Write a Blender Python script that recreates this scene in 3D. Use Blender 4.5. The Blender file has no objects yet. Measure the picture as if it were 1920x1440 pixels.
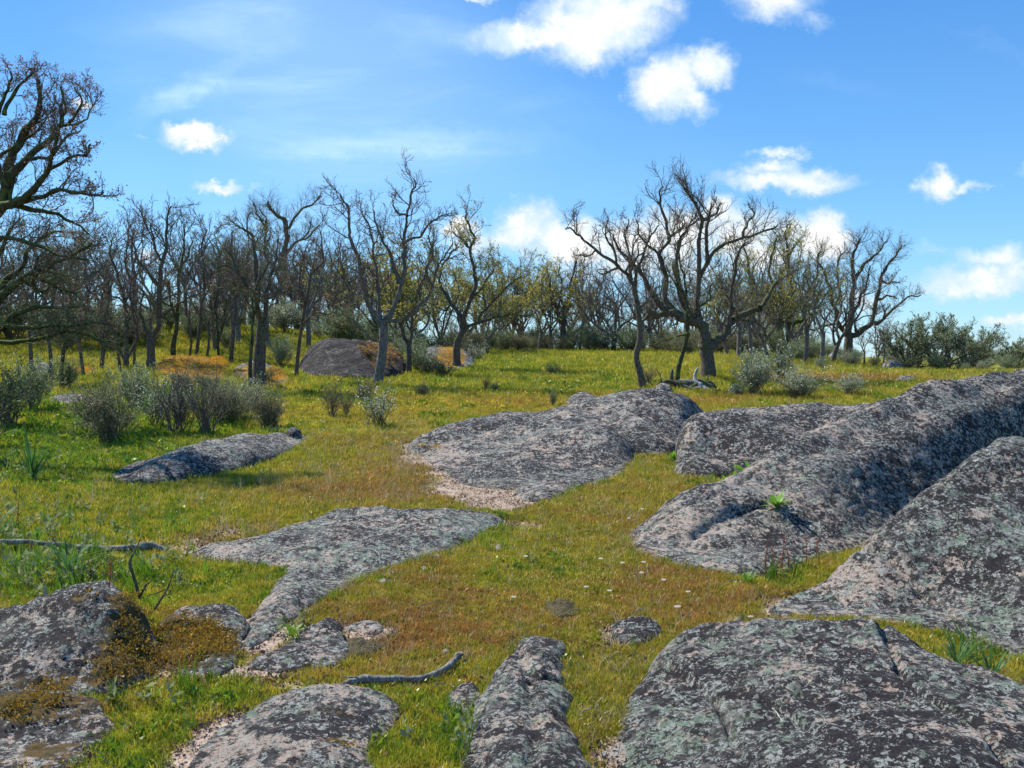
import bpy, math, random
import numpy as np
from mathutils import Vector, Matrix
from mathutils.bvhtree import BVHTree
R = math.radians
rng = np.random.default_rng(7)
random.seed(7)
sc = bpy.context.scene
COL = sc.collection

# ------------------------------------------------------------------ camera, sky, sun, exposure
CAM_Z, FPX, PITCH = 1.6, 1663.0, math.atan(60 / 1663.0)
SUN_AZ, SUN_EL, SUN_E = R(-52), R(47), 5.0          # azimuth measured from +Y towards +X
EXPOSURE, SKY_STRENGTH = 0.58, 0.081
cam = bpy.data.cameras.new('camera')
cam_o = bpy.data.objects.new('camera', cam)
COL.objects.link(cam_o)
cam_o.location = (0, 0, CAM_Z)
cam_o.rotation_euler = (R(90) - PITCH, 0, 0)
cam.sensor_width = 36
cam.lens = 36 * FPX / 1920
cam.clip_start, cam.clip_end = 0.05, 9000
sc.camera = cam_o
sc.view_settings.view_transform = 'Standard'
sc.view_settings.look = 'None'
sc.view_settings.gamma = 1
sc.view_settings.use_curve_mapping = False
sc.view_settings.exposure = EXPOSURE
sc.cycles.max_bounces = 5
sc.cycles.diffuse_bounces = 2
sc.cycles.transmission_bounces = 2
sc.cycles.transparent_max_bounces = 4
sc.render.film_transparent = False

sd_vec = Vector((math.sin(SUN_AZ) * math.cos(SUN_EL), math.cos(SUN_AZ) * math.cos(SUN_EL), math.sin(SUN_EL)))
sun = bpy.data.lights.new('sun', 'SUN')
sun.energy, sun.angle, sun.color = SUN_E, R(0.53), (1.0, 0.95, 0.86)
sun_o = bpy.data.objects.new('sun', sun)
COL.objects.link(sun_o)
sun_o.rotation_euler = sd_vec.to_track_quat('Z', 'Y').to_euler()


class NT:
    """small helper that writes node graphs"""
    def __init__(s, tree):
        s.t = tree; s.n = tree.nodes; s.l = tree.links

    def add(s, kind, **kw):
        n = s.n.new(kind)
        for k, v in kw.items():
            setattr(n, k, v)
        return n

    def put(s, sock, v):
        if hasattr(v, 'is_output') or isinstance(v, bpy.types.NodeSocket):
            s.l.new(v, sock)
        else:
            sock.default_value = v

    def math(s, op, a, b=None, c=None, clamp=False):
        n = s.add('ShaderNodeMath', operation=op, use_clamp=clamp)
        s.put(n.inputs[0], a)
        if b is not None: s.put(n.inputs[1], b)
        if c is not None: s.put(n.inputs[2], c)
        return n.outputs[0]

    def vmath(s, op, a, b=None, scale=None):
        n = s.add('ShaderNodeVectorMath', operation=op)
        s.put(n.inputs[0], a)
        if b is not None: s.put(n.inputs[1], b)
        if scale is not None: s.put(n.inputs['Scale'], scale)
        return n.outputs['Value'] if op in ('LENGTH', 'DOT_PRODUCT', 'DISTANCE') else n.outputs[0]

    def noise(s, vec, scale, detail=3, rough=0.55, dist=0.0):
        n = s.add('ShaderNodeTexNoise')
        if vec is not None: s.put(n.inputs['Vector'], vec)
        n.inputs['Scale'].default_value = scale
        n.inputs['Detail'].default_value = detail
        n.inputs['Roughness'].default_value = rough
        n.inputs['Distortion'].default_value = dist
        return n.outputs['Fac']

    def voro(s, vec, scale, feature='F1', out='Distance'):
        n = s.add('ShaderNodeTexVoronoi', feature=feature)
        if vec is not None: s.put(n.inputs['Vector'], vec)
        n.inputs['Scale'].default_value = scale
        return n.outputs[out]

    def ss(s, v, lo, hi):
        n = s.add('ShaderNodeMapRange', interpolation_type='SMOOTHSTEP')
        s.put(n.inputs['Value'], v)
        s.put(n.inputs['From Min'], lo); s.put(n.inputs['From Max'], hi)
        return n.outputs['Result']

    def mix(s, f, a, b, mode='MIX'):
        n = s.add('ShaderNodeMix', data_type='RGBA', blend_type=mode)
        s.put(n.inputs['Factor'], f)
        for k, v in ((6, a), (7, b)):
            if isinstance(v, tuple) and len(v) == 3: v = (*v, 1)
            s.put(n.inputs[k], v)
        return n.outputs[2]

    def attr(s, name, kind='GEOMETRY', out='Fac'):
        n = s.add('ShaderNodeAttribute', attribute_type=kind, attribute_name=name)
        return n.outputs[out]


# --- world: Nishita sky with clouds laid out by direction
world = bpy.data.worlds.new('World')
sc.world = world
world.use_nodes = True
W = NT(world.node_tree)
W.n.clear()
sky = W.add('ShaderNodeTexSky', sky_type='NISHITA')
sky.sun_disc = False
sky.sun_elevation = SUN_EL
sky.sun_rotation = SUN_AZ
sky.altitude = 600
sky.air_density, sky.dust_density, sky.ozone_density = 1.0, 0.12, 2.5
bg = W.add('ShaderNodeBackground'); bg.inputs['Strength'].default_value = SKY_STRENGTH
wo = W.add('ShaderNodeOutputWorld')
tc = W.add('ShaderNodeTexCoord')
sep = W.add('ShaderNodeSeparateXYZ'); W.l.new(tc.outputs['Generated'], sep.inputs[0])
vx, vy, vz = sep.outputs
ysafe = W.math('MAXIMUM', vy, 0.05)
cu = W.math('DIVIDE', vx, ysafe)
cv = W.math('DIVIDE', vz, ysafe)
cmb = W.add('ShaderNodeCombineXYZ'); W.l.new(cu, cmb.inputs[0]); W.l.new(cv, cmb.inputs[1])
uv = cmb.outputs[0]
front = W.ss(vy, 0.05, 0.3)


def cloud_uv(px, py):
    return (px - 960) / FPX, (660 - py) / FPX


wn_big = W.noise(uv, 9, 5, 0.6)
wn_fine = W.noise(uv, 26, 5, 0.62)
wob = W.vmath('SUBTRACT', W.add('ShaderNodeTexNoise').outputs['Color'], (0.5, 0.5, 0.5))
wt = wob.node.inputs[0].links[0].from_node
wt.inputs['Scale'].default_value = 22; wt.inputs['Detail'].default_value = 5; wt.inputs['Roughness'].default_value = .68
W.l.new(uv, wt.inputs['Vector'])
uvw = W.vmath('ADD', uv, W.vmath('SCALE', wob, scale=0.055))
# (px, py, rx, ry, rotation in degrees, strength)
CLOUDS = [
    (1010, 75, 130, 36, 4, 1.1), (1120, 50, 130, 72, 8, 1.3), (1090, 95, 60, 42, -20, 1.1), (1190, 15, 90, 40, 20, .9), (960, 88, 80, 22, 0, .8),
    (1245, 165, 62, 62, 30, 1.2), (1320, 135, 58, 42, 10, 1.1), (1275, 190, 60, 30, -25, 1.0), (1228, 130, 35, 30, 0, .8),
    (1440, 10, 78, 42, 0, .75), (1520, 45, 40, 20, -20, .35),
    (1475, 345, 125, 24, -2, 1.1), (1455, 288, 52, 15, 0, .95), (1450, 318, 70, 20, 0, .8), (1500, 335, 80, 22, 0, .8),
    (1752, 348, 38, 32, 0, 1.1), (1805, 352, 55, 11, 8, .7),
    (1540, 450, 56, 52, 0, 1.35), (1490, 440, 60, 34, 0, .9),
    (1840, 525, 120, 36, 3, 1.0), (1850, 480, 80, 24, 0, .75), (1900, 495, 70, 30, 0, .6), (1890, 605, 60, 16, 0, .95), (1740, 470, 60, 20, 0, .3),
    (370, 258, 60, 22, -12, 1.15), (415, 266, 32, 10, 5, .8), (418, 354, 52, 11, -4, .95), (160, 212, 28, 11, -10, .9), (885, 5, 34, 10, 0, .9),
    (270, 256, 24, 5, 0, .35), (485, 356, 20, 6, 0, .35),
    (985, 430, 80, 44, 15, 1.0), (940, 450, 110, 34, 0, .8), (1045, 440, 80, 40, -15, 1.0), (1100, 455, 120, 44, 0, 1.35), (1180, 455, 120, 46, 0, 1.3), (1290, 440, 110, 46, 0, 1.2),
    (1380, 440, 100, 46, 0, 1.2), (1340, 410, 50, 34, 0, 1.0), (865, 425, 50, 20, 0, .9), (930, 440, 60, 30, 0, .5), (1440, 470, 110, 40, 0, .9), (1200, 500, 180, 34, 0, .8),
    (1915, 320, 24, 20, 0, .4), (280, 490, 36, 16, 0, .8), (1620, 560, 50, 20, 0, .55),
    (2150, 300, 160, 60, 0, 1.0), (-320, 250, 180, 50, 10, 1.0), (2500, 520, 200, 60, 0, 1.0), (-700, 480, 260, 70, 0, 1.0), (1500, -300, 240, 90, 0, 1.1), (500, -480, 260, 70, 0, .9),
]
dens = None
for (px, py, rx, ry, rot, st) in CLOUDS:
    u0, v0 = cloud_uv(px, py)
    mp = W.add('ShaderNodeMapping', vector_type='TEXTURE')
    mp.inputs['Location'].default_value = (u0, v0, 0)
    mp.inputs['Rotation'].default_value = (0, 0, R(rot))
    mp.inputs['Scale'].default_value = (rx * 1.35 / FPX, ry * 1.35 / FPX, 1)
    W.l.new(uvw, mp.inputs['Vector'])
    ln = W.vmath('LENGTH', mp.outputs[0])
    g = W.math('MULTIPLY', W.math('SUBTRACT', 1.0, ln, clamp=True), st)
    dens = g if dens is None else W.math('MAXIMUM', dens, g)
core = W.math('ADD', dens, W.math('MULTIPLY', W.math('SUBTRACT', wn_fine, 0.5), 0.55))
calpha = W.math('MULTIPLY', W.ss(core, 0.02, 0.74), W.ss(dens, 0.0, 0.12))
# thin high cirrus
stm = W.add('ShaderNodeMapping'); stm.inputs['Rotation'].default_value = (0, 0, R(-14)); stm.inputs['Scale'].default_value = (1.0, 4.2, 1)
W.l.new(uv, stm.inputs['Vector'])
cir = W.ss(W.noise(stm.outputs[0], 3.0, 6, 0.55, 0.4), 0.42, 0.82)


def soft(px, py, rx, ry, rot, st):
    u0, v0 = cloud_uv(px, py)
    mp = W.add('ShaderNodeMapping', vector_type='TEXTURE')
    mp.inputs['Location'].default_value = (u0, v0, 0); mp.inputs['Rotation'].default_value = (0, 0, R(rot))
    mp.inputs['Scale'].default_value = (rx / FPX, ry / FPX, 1)
    W.l.new(uvw if ry < 60 else uv, mp.inputs['Vector'])
    return W.math('MULTIPLY', W.ss(W.math('SUBTRACT', 1.0, W.vmath('LENGTH', mp.outputs[0]), clamp=True), 0, 1), st)


veil = soft(600, 90, 620, 360, -14, .75)
for a in ((380, 165, 210, 34, 24, .42), (700, 278, 260, 34, 5, .38), (900, 260, 260, 30, -4, .25), (700, 330, 900, 200, 0, .22), (1560, 160, 160, 26, -8, .12), (1850, 90, 160, 20, -20, .10)):
    veil = W.math('ADD', veil, soft(*a))
veil = W.math('MULTIPLY', veil, W.math('ADD', 0.35, W.math('MULTIPLY', cir, 1.0)))
# blue richness of the photographed sky
hsv = W.add('ShaderNodeHueSaturation')
hsv.inputs['Saturation'].default_value = 1.22
hsv.inputs['Value'].default_value = 1.3
W.l.new(sky.outputs[0], hsv.inputs['Color'])
skyc = W.mix(1.0, hsv.outputs[0], (0.92, 1.06, 1.16), 'MULTIPLY')
deep = W.mix(W.ss(vz, 0.0, 0.45), (2.2, 5.4, 8.8), (.72, 2.8, 7.5))
skyc = W.mix(.55, skyc, deep)
skyc = W.mix(W.math('MULTIPLY', veil, front, clamp=True), skyc, (6.3, 8.6, 9.6))
cl_dark = W.ss(W.math('ADD', W.math('MULTIPLY', core, .8), W.math('MULTIPLY', W.math('SUBTRACT', W.noise(W.vmath('ADD', uv, (0, .012, 0)), 24, 6, .62), .5), 2.4)), 0.15, 0.95)
ccol = W.mix(cl_dark, (5.9, 7.4, 8.5), (8.9, 8.95, 9.0))
skyc = W.mix(W.math('MULTIPLY', calpha, front), skyc, ccol)
W.l.new(skyc, bg.inputs['Color'])
W.l.new(bg.outputs[0], wo.inputs[0])


# ------------------------------------------------------------------ maths: noise, terrain, pixel rays
_perm = np.random.default_rng(3).permutation(256).astype(np.int64)
_perm = np.concatenate([_perm, _perm, _perm])
_grad = np.random.default_rng(4).normal(size=(256, 3)); _grad /= np.linalg.norm(_grad, axis=1)[:, None]


def perlin(x, y, z):
    xi, yi, zi = np.floor(x).astype(np.int64), np.floor(y).astype(np.int64), np.floor(z).astype(np.int64)
    xf, yf, zf = x - xi, y - yi, z - zi
    xi &= 255; yi &= 255; zi &= 255
    f = lambda t: t * t * t * (t * (t * 6 - 15) + 10)
    u, v, w = f(xf), f(yf), f(zf)
    out = 0
    for dx in (0, 1):
        for dy in (0, 1):
            for dz in (0, 1):
                g = _grad[_perm[_perm[_perm[xi + dx] + yi + dy] + zi + dz]]
                d = g[..., 0] * (xf - dx) + g[..., 1] * (yf - dy) + g[..., 2] * (zf - dz)
                out = out + d * (u if dx else 1 - u) * (v if dy else 1 - v) * (w if dz else 1 - w)
    return out


def fbm(x, y, z=0.0, scale=1.0, octv=4, gain=0.5):
    x, y = np.asarray(x, float) * scale, np.asarray(y, float) * scale
    z = np.zeros_like(x) + np.asarray(z, float) * scale
    a, s, t = 1.0, 0.0, 0.0
    for i in range(octv):
        s = s + a * perlin(x + 17.3 * i, y + 5.1 * i, z + 9.7 * i)
        a *= gain; x, y, z = x * 2.03, y * 2.03, z * 2.03
    return s


def sstep(a, b, x):
    t = np.clip((x - a) / (b - a), 0, 1)
    return t * t * (3 - 2 * t)


_py = np.array([-4000, -50, 0, 9, 12, 16, 22, 28, 36, 45, 60, 75, 100, 160, 300, 1000, 4000], float)
_pz = np.array([-6, 0, 0, 0, .03, .12, .33, .58, .95, 1.22, 1.62, 1.82, 1.78, 1.2, -1, -6, -14], float)
_ty = np.arange(-60, 320, .5); _tz = np.interp(_ty, _py, _pz)
_k = np.exp(-np.linspace(-2, 2, 13) ** 2); _k /= _k.sum()
_tz = np.convolve(np.pad(_tz, 6, 'edge'), _k, 'valid')


def TZ(x, y):
    x, y = np.asarray(x, float), np.asarray(y, float)
    z = np.where((y > -55) & (y < 310), np.interp(y, _ty, _tz), np.interp(y, _py, _pz))
    q = x / np.maximum(y, 6.0)
    z = z + sstep(.08, .30, -q) * (.32 * sstep(14, 30, y) + 1.25 * sstep(32, 50, y))
    z = z - sstep(.2, .42, q) * .25 * sstep(24, 45, y)
    z = z - sstep(.25, .5, q) * 1.15 * sstep(30, 62, y)
    z = z + .03 * perlin(x * .55, y * .55, x * 0 + 1.5) + .012 * perlin(x * 2.1, y * 2.1, x * 0 + 4.5) + .10 * perlin(x * .11, y * .11, x * 0) * sstep(14, 30, y)
    return z


_c, _s = math.cos(PITCH), math.sin(PITCH)


def RAY(px, py):
    a, b = (px - 960) / FPX, -(py - 720) / FPX
    return np.array([a, _c + b * _s, b * _c - _s])


def P(px, py, d):
    r = RAY(px, py)
    t = d / r[1]
    return np.array([r[0] * t, d, CAM_Z + r[2] * t])


def G(px, py, dmax=130):
    r = RAY(px, py)
    y = np.concatenate([np.arange(.8, 20, .02), np.arange(20, dmax, .1)])
    x = r[0] / r[1] * y; z = CAM_Z + r[2] / r[1] * y
    below = z < TZ(x, y)
    i = int(np.argmax(below)) if below.any() else len(y) - 1
    return np.array([x[i], y[i], float(TZ(x[i], y[i]))])


def PIX(x, y, z):
    dep = y * _c - (z - CAM_Z) * _s
    up = y * _s + (z - CAM_Z) * _c
    dep = np.maximum(dep, .2)
    return 960 + FPX * x / dep, 720 - FPX * up / dep


def blobs(px, py, L):
    s = 0
    for (cx, cy, rx, ry, a) in L:
        s = s + a * np.exp(-(((px - cx) / rx) ** 2 + ((py - cy) / ry) ** 2))
    return s


# ------------------------------------------------------------------ object helpers
def tag(o, label=None, cat=None, group=None, kind=None):
    if label: o['label'] = label
    if cat: o['category'] = cat
    if group: o['group'] = group
    if kind: o['kind'] = kind
    return o


def empty(name, loc, rz=0):
    o = bpy.data.objects.new(name, None)
    o.empty_display_size = .1
    COL.objects.link(o)
    o.location = [float(v) for v in loc]; o.rotation_euler = (0, 0, rz)
    return o


def mesh_np(name, V, F, m=None, smooth=True, attrs=None):
    """V (n,3), F list of int arrays, each (k, 3) or (k, 4)"""
    me = bpy.data.meshes.new(name)
    if not isinstance(F, list): F = [F]
    F = [f for f in F if len(f)]
    me.vertices.add(len(V)); me.vertices.foreach_set('co', np.asarray(V, np.float32).ravel())
    tot = sum(f.size for f in F); nf = sum(len(f) for f in F)
    me.loops.add(tot); me.loops.foreach_set('vertex_index', np.concatenate([f.ravel() for f in F]).astype(np.int32))
    me.polygons.add(nf)
    ls = np.concatenate([np.full(len(f), f.shape[1]) for f in F])
    me.polygons.foreach_set('loop_start', np.concatenate([[0], np.cumsum(ls)[:-1]]).astype(np.int32))
    me.polygons.foreach_set('use_smooth', np.full(nf, smooth))
    me.update(calc_edges=True)
    for k, v in (attrs or {}).items():
        a = me.attributes.new(k, 'FLOAT', 'POINT'); a.data.foreach_set('value', np.asarray(v, np.float32))
    if m: me.materials.append(m)
    return me


def link(name, me, parent=None, loc=None):
    o = bpy.data.objects.new(name, me)
    COL.objects.link(o)
    if parent: o.parent = parent
    if loc is not None: o.location = [float(v) for v in loc]
    return o


def copy_tree(o, loc, rz, s, label=None, tilt=(0, 0)):
    c = o.copy(); COL.objects.link(c)
    c.location = [float(v) for v in loc]; c.rotation_euler = (tilt[0], tilt[1], rz); c.scale = s
    if label: c['label'] = label
    for ch in o.children:
        d = ch.copy(); COL.objects.link(d); d.parent = c
    return c


def catmull(pts, n, closed=False):
    p = np.asarray(pts, float); N = len(p)
    if not closed:
        p = np.vstack([2 * p[0] - p[1], p, 2 * p[-1] - p[-2]]); segs = N - 1
    else:
        p = np.vstack([p[-1], p, p[0], p[1]]); segs = N
    t = np.linspace(0, segs, n, endpoint=not closed)
    i = np.minimum(t.astype(int), segs - 1); f = (t - i)[:, None]
    a, b, c, d = p[i], p[i + 1], p[i + 2], p[i + 3]
    return .5 * ((2 * b) + (c - a) * f + (2 * a - 5 * b + 4 * c - d) * f ** 2 + (3 * b - a - 3 * c + d) * f ** 3)


def tubes(Ps, Rs, sides, rg):
    """Ps (N,K,3), Rs (N,K) -> V, F quads"""
    N, K, _ = Ps.shape
    T = np.gradient(Ps, axis=1)
    T /= np.linalg.norm(T, axis=2, keepdims=True) + 1e-9
    ref = rg.normal(size=(N, 1, 3))
    main = Ps[:, -1:] - Ps[:, :1]; main /= np.linalg.norm(main, axis=2, keepdims=True) + 1e-9
    ref = ref - (ref * main).sum(2, keepdims=True) * main
    n1 = np.cross(T, ref); n1 /= np.linalg.norm(n1, axis=2, keepdims=True) + 1e-9
    n2 = np.cross(T, n1)
    a = np.arange(sides) * 2 * np.pi / sides
    V = Ps[:, :, None] + Rs[:, :, None, None] * (n1[:, :, None] * np.cos(a)[:, None] + n2[:, :, None] * np.sin(a)[:, None])
    V = V.reshape(-1, 3)
    base = (np.arange(N) * K * sides)[:, None, None] + (np.arange(K - 1) * sides)[None, :, None]
    j = np.arange(sides)[None, None]; j2 = (j + 1) % sides
    F = np.stack([base + j, base + j2, base + sides + j2, base + sides + j], -1).reshape(-1, 4)
    return V, F


def join(parts):
    Vs, Fs, o = [], [], 0
    for V, F in parts:
        Vs.append(V); Fs.append(F + o); o += len(V)
    return np.vstack(Vs), Fs


def resample(pts, K):
    return catmull(pts, K)


def grow(rg, Pp, Rp, n, tmin, ang, ratio, K, jit, up, rmin, rr=.7, lmax=9, tmax=1.0, droop=None, lcap=None):
    """children branches on the branches Pp (N,Kp,3): returns (N*n,K,3), radii"""
    N, Kp, _ = Pp.shape
    seg = np.linalg.norm(np.diff(Pp, axis=1), axis=2).sum(1)
    t = (np.arange(n)[None] + rg.uniform(0, 1, (N, n))) / n
    t = tmin + (tmax - tmin) * t
    t[:, -1] = np.where(rg.random(N) < .7, tmax, t[:, -1])
    ti = t * (Kp - 1); i = np.minimum(ti.astype(int), Kp - 2); f = (ti - i)[..., None]
    r0 = np.arange(N)[:, None]
    pos = Pp[r0, i] * (1 - f) + Pp[r0, i + 1] * f
    tan = Pp[r0, i + 1] - Pp[r0, i]; tan /= np.linalg.norm(tan, axis=2, keepdims=True) + 1e-9
    rad = Rp[r0, i] * (1 - f[..., 0]) + Rp[r0, i + 1] * f[..., 0]
    rnd = rg.normal(size=tan.shape)
    per = rnd - (rnd * tan).sum(2, keepdims=True) * tan; per /= np.linalg.norm(per, axis=2, keepdims=True) + 1e-9
    A = np.radians(rg.uniform(ang[0], ang[1], (N, n)))[..., None]
    D = tan * np.cos(A) + per * np.sin(A)
    L = seg[:, None] * ratio * rg.uniform(.55, 1.3, (N, n)) * (1.15 - .6 * t)
    if lcap: L = np.minimum(L, lcap * rg.uniform(.6, 1.1, L.shape))
    M = N * n
    pos, D, L, rad = pos.reshape(M, 3), D.reshape(M, 3), L.reshape(M), rad.reshape(M)
    out = np.zeros((M, K, 3)); out[:, 0] = pos
    for k in range(1, K):
        D = D + rg.normal(size=D.shape) * jit; D[:, 2] += up
        D /= np.linalg.norm(D, axis=1, keepdims=True)
        out[:, k] = out[:, k - 1] + D * (L / (K - 1))[:, None]
    R0 = np.maximum(np.minimum(rad * rr, L * .012 + rmin), rmin)
    Rr = R0[:, None] + (rmin * .75 - R0[:, None]) * np.linspace(0, 1, K)[None] ** .8
    return out, Rr


def leaf_quads(rg, pos, size, aspect=.55, spread=0.0, upb=0.0):
    n = len(pos)
    pos = pos + rg.normal(size=pos.shape) * spread
    a = rg.normal(size=(n, 3)); a[:, 2] += upb; a /= np.linalg.norm(a, axis=1)[:, None]
    b = rg.normal(size=(n, 3)); b -= (b * a).sum(1)[:, None] * a; b /= np.linalg.norm(b, axis=1)[:, None]
    s = size * rg.uniform(.6, 1.35, (n, 1))
    V = np.stack([pos, pos + a * s * .5 + b * s * aspect * .5, pos + a * s, pos + a * s * .5 - b * s * aspect * .5], 1).reshape(-1, 3)
    F = np.arange(n * 4).reshape(n, 4)
    return V, F


# ------------------------------------------------------------------ materials
def new_mat(name):
    m = bpy.data.materials.new(name); m.use_nodes = True
    T = NT(m.node_tree); T.n.clear()
    out = T.add('ShaderNodeOutputMaterial')
    return m, T, out


def pos_node(T):
    return T.add('ShaderNodeNewGeometry').outputs['Position']


def sward_colour(T, inst):
    """colour of the short turf: green to olive to rusty moss by world position, dryness painted as an attribute"""
    pos = pos_node(T)
    kind = 'INSTANCER' if inst else 'GEOMETRY'
    dry, soil = T.attr('dry', kind), T.attr('soil', kind)
    n1 = T.noise(pos, .55, 4, .6); n2 = T.noise(pos, 3.2, 4, .6); n3 = T.noise(pos, 14, 3, .6)
    d = T.math('ADD', dry, T.math('MULTIPLY', T.math('SUBTRACT', n1, .5), 1.1))
    d = T.math('ADD', d, T.math('MULTIPLY', T.math('SUBTRACT', n2, .5), 1.5))
    if inst:
        rnd = T.add('ShaderNodeObjectInfo').outputs['Random']
        d = T.math('ADD', d, T.math('MULTIPLY', T.math('SUBTRACT', rnd, .5), .75))
    d = T.math('ADD', d, T.math('MULTIPLY', T.math('SUBTRACT', n3, .5), .9))
    c = T.mix(T.ss(d, -.15, .3), (.165, .25, .017), (.345, .34, .025))
    c = T.mix(T.ss(d, .3, .68), c, (.41, .32, .042))
    c = T.mix(T.ss(d, .68, 1.15), c, (.36, .185, .05))
    return c, d, soil, pos, n3


def mat_ground():
    m, T, out = new_mat('ground_turf')
    c, d, soil, pos, n3 = sward_colour(T, False)
    c = T.mix(.35, c, (.075, .06, .012))
    sn = T.noise(pos, 30, 4, .65)
    s = T.ss(T.math('ADD', soil, T.math('MULTIPLY', T.math('SUBTRACT', T.noise(pos, 6, 5, .65), .5), 1.1)), .38, .62)
    sandc = T.mix(T.ss(sn, .35, .65), (.27, .195, .14), (.50, .39, .30))
    c = T.mix(s, c, sandc)
    b = T.add('ShaderNodeBsdfPrincipled'); T.put(b.inputs['Base Color'], c)
    b.inputs['Roughness'].default_value = .95; b.inputs['Specular IOR Level'].default_value = .1
    bp = T.add('ShaderNodeBump'); bp.inputs['Strength'].default_value = .8; bp.inputs['Distance'].default_value = .03
    T.put(bp.inputs['Height'], T.noise(pos, 22, 5, .7)); T.l.new(bp.outputs[0], b.inputs['Normal'])
    T.l.new(b.outputs[0], out.inputs[0])
    return m


def mat_blade(name, tint=None, f=0.0, bright=1.0):
    m, T, out = new_mat(name)
    c, d, soil, pos, n3 = sward_colour(T, True)
    if tint: c = T.mix(f, c, tint)
    rnd = T.add('ShaderNodeObjectInfo').outputs['Random']
    hv = T.add('ShaderNodeHueSaturation'); T.l.new(c, hv.inputs['Color'])
    T.put(hv.inputs['Value'], T.math('MULTIPLY', T.math('ADD', .6, T.math('MULTIPLY', rnd, .8)), bright))
    c = hv.outputs[0]
    df = T.add('ShaderNodeBsdfDiffuse'); T.l.new(c, df.inputs[0])
    tr = T.add('ShaderNodeBsdfTranslucent'); T.l.new(c, tr.inputs[0])
    gl = T.add('ShaderNodeBsdfGlossy'); gl.inputs['Roughness'].default_value = .42; gl.inputs[0].default_value = (.8, .85, .7, 1)
    ms = T.add('ShaderNodeMixShader'); ms.inputs[0].default_value = .42
    T.l.new(df.outputs[0], ms.inputs[1]); T.l.new(tr.outputs[0], ms.inputs[2])
    m2 = T.add('ShaderNodeMixShader'); m2.inputs[0].default_value = .035
    T.l.new(ms.outputs[0], m2.inputs[1]); T.l.new(gl.outputs[0], m2.inputs[2])
    T.l.new(m2.outputs[0], out.inputs[0])
    return m


def mat_leaf(name, c1, c2, trans=.35, scale=8.0, rough=.5, gloss=.03):
    m, T, out = new_mat(name)
    pos = pos_node(T)
    rn = T.add('ShaderNodeNewGeometry').outputs['Random Per Island']
    f = T.math('ADD', T.math('MULTIPLY', rn, .7), T.math('MULTIPLY', T.noise(pos, scale, 2), .4))
    c = T.mix(T.ss(f, .1, .95), c1, c2)
    df = T.add('ShaderNodeBsdfDiffuse'); T.l.new(c, df.inputs[0])
    tr = T.add('ShaderNodeBsdfTranslucent'); T.l.new(c, tr.inputs[0])
    ms = T.add('ShaderNodeMixShader'); ms.inputs[0].default_value = trans
    T.l.new(df.outputs[0], ms.inputs[1]); T.l.new(tr.outputs[0], ms.inputs[2])
    gl = T.add('ShaderNodeBsdfGlossy'); gl.inputs['Roughness'].default_value = rough
    m2 = T.add('ShaderNodeMixShader'); m2.inputs[0].default_value = gloss
    T.l.new(ms.outputs[0], m2.inputs[1]); T.l.new(gl.outputs[0], m2.inputs[2])
    T.l.new(m2.outputs[0], out.inputs[0])
    return m


def mat_bark(name, dark, light, moss, mossf=.5):
    m, T, out = new_mat(name)
    pos = pos_node(T)
    gn = T.add('ShaderNodeNewGeometry').outputs['Normal']
    sp = T.add('ShaderNodeSeparateXYZ'); T.l.new(gn, sp.inputs[0])
    st = T.vmath('MULTIPLY', pos, (1, 1, .3))
    n1 = T.noise(st, 26, 4, .65); n2 = T.noise(pos, 5, 3, .6)
    c = T.mix(T.ss(n1, .35, .65), dark, light)
    mf = T.math('ADD', T.math('MULTIPLY', sp.outputs[2], .35), n2)
    c = T.mix(T.math('MULTIPLY', T.ss(mf, .48, .72), mossf), c, moss)
    b = T.add('ShaderNodeBsdfPrincipled'); T.put(b.inputs['Base Color'], c)
    b.inputs['Roughness'].default_value = .9; b.inputs['Specular IOR Level'].default_value = .15
    bp = T.add('ShaderNodeBump'); bp.inputs['Strength'].default_value = .9; bp.inputs['Distance'].default_value = .04
    T.put(bp.inputs['Height'], n1); T.l.new(bp.outputs[0], b.inputs['Normal'])
    T.l.new(b.outputs[0], out.inputs[0])
    return m


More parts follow.
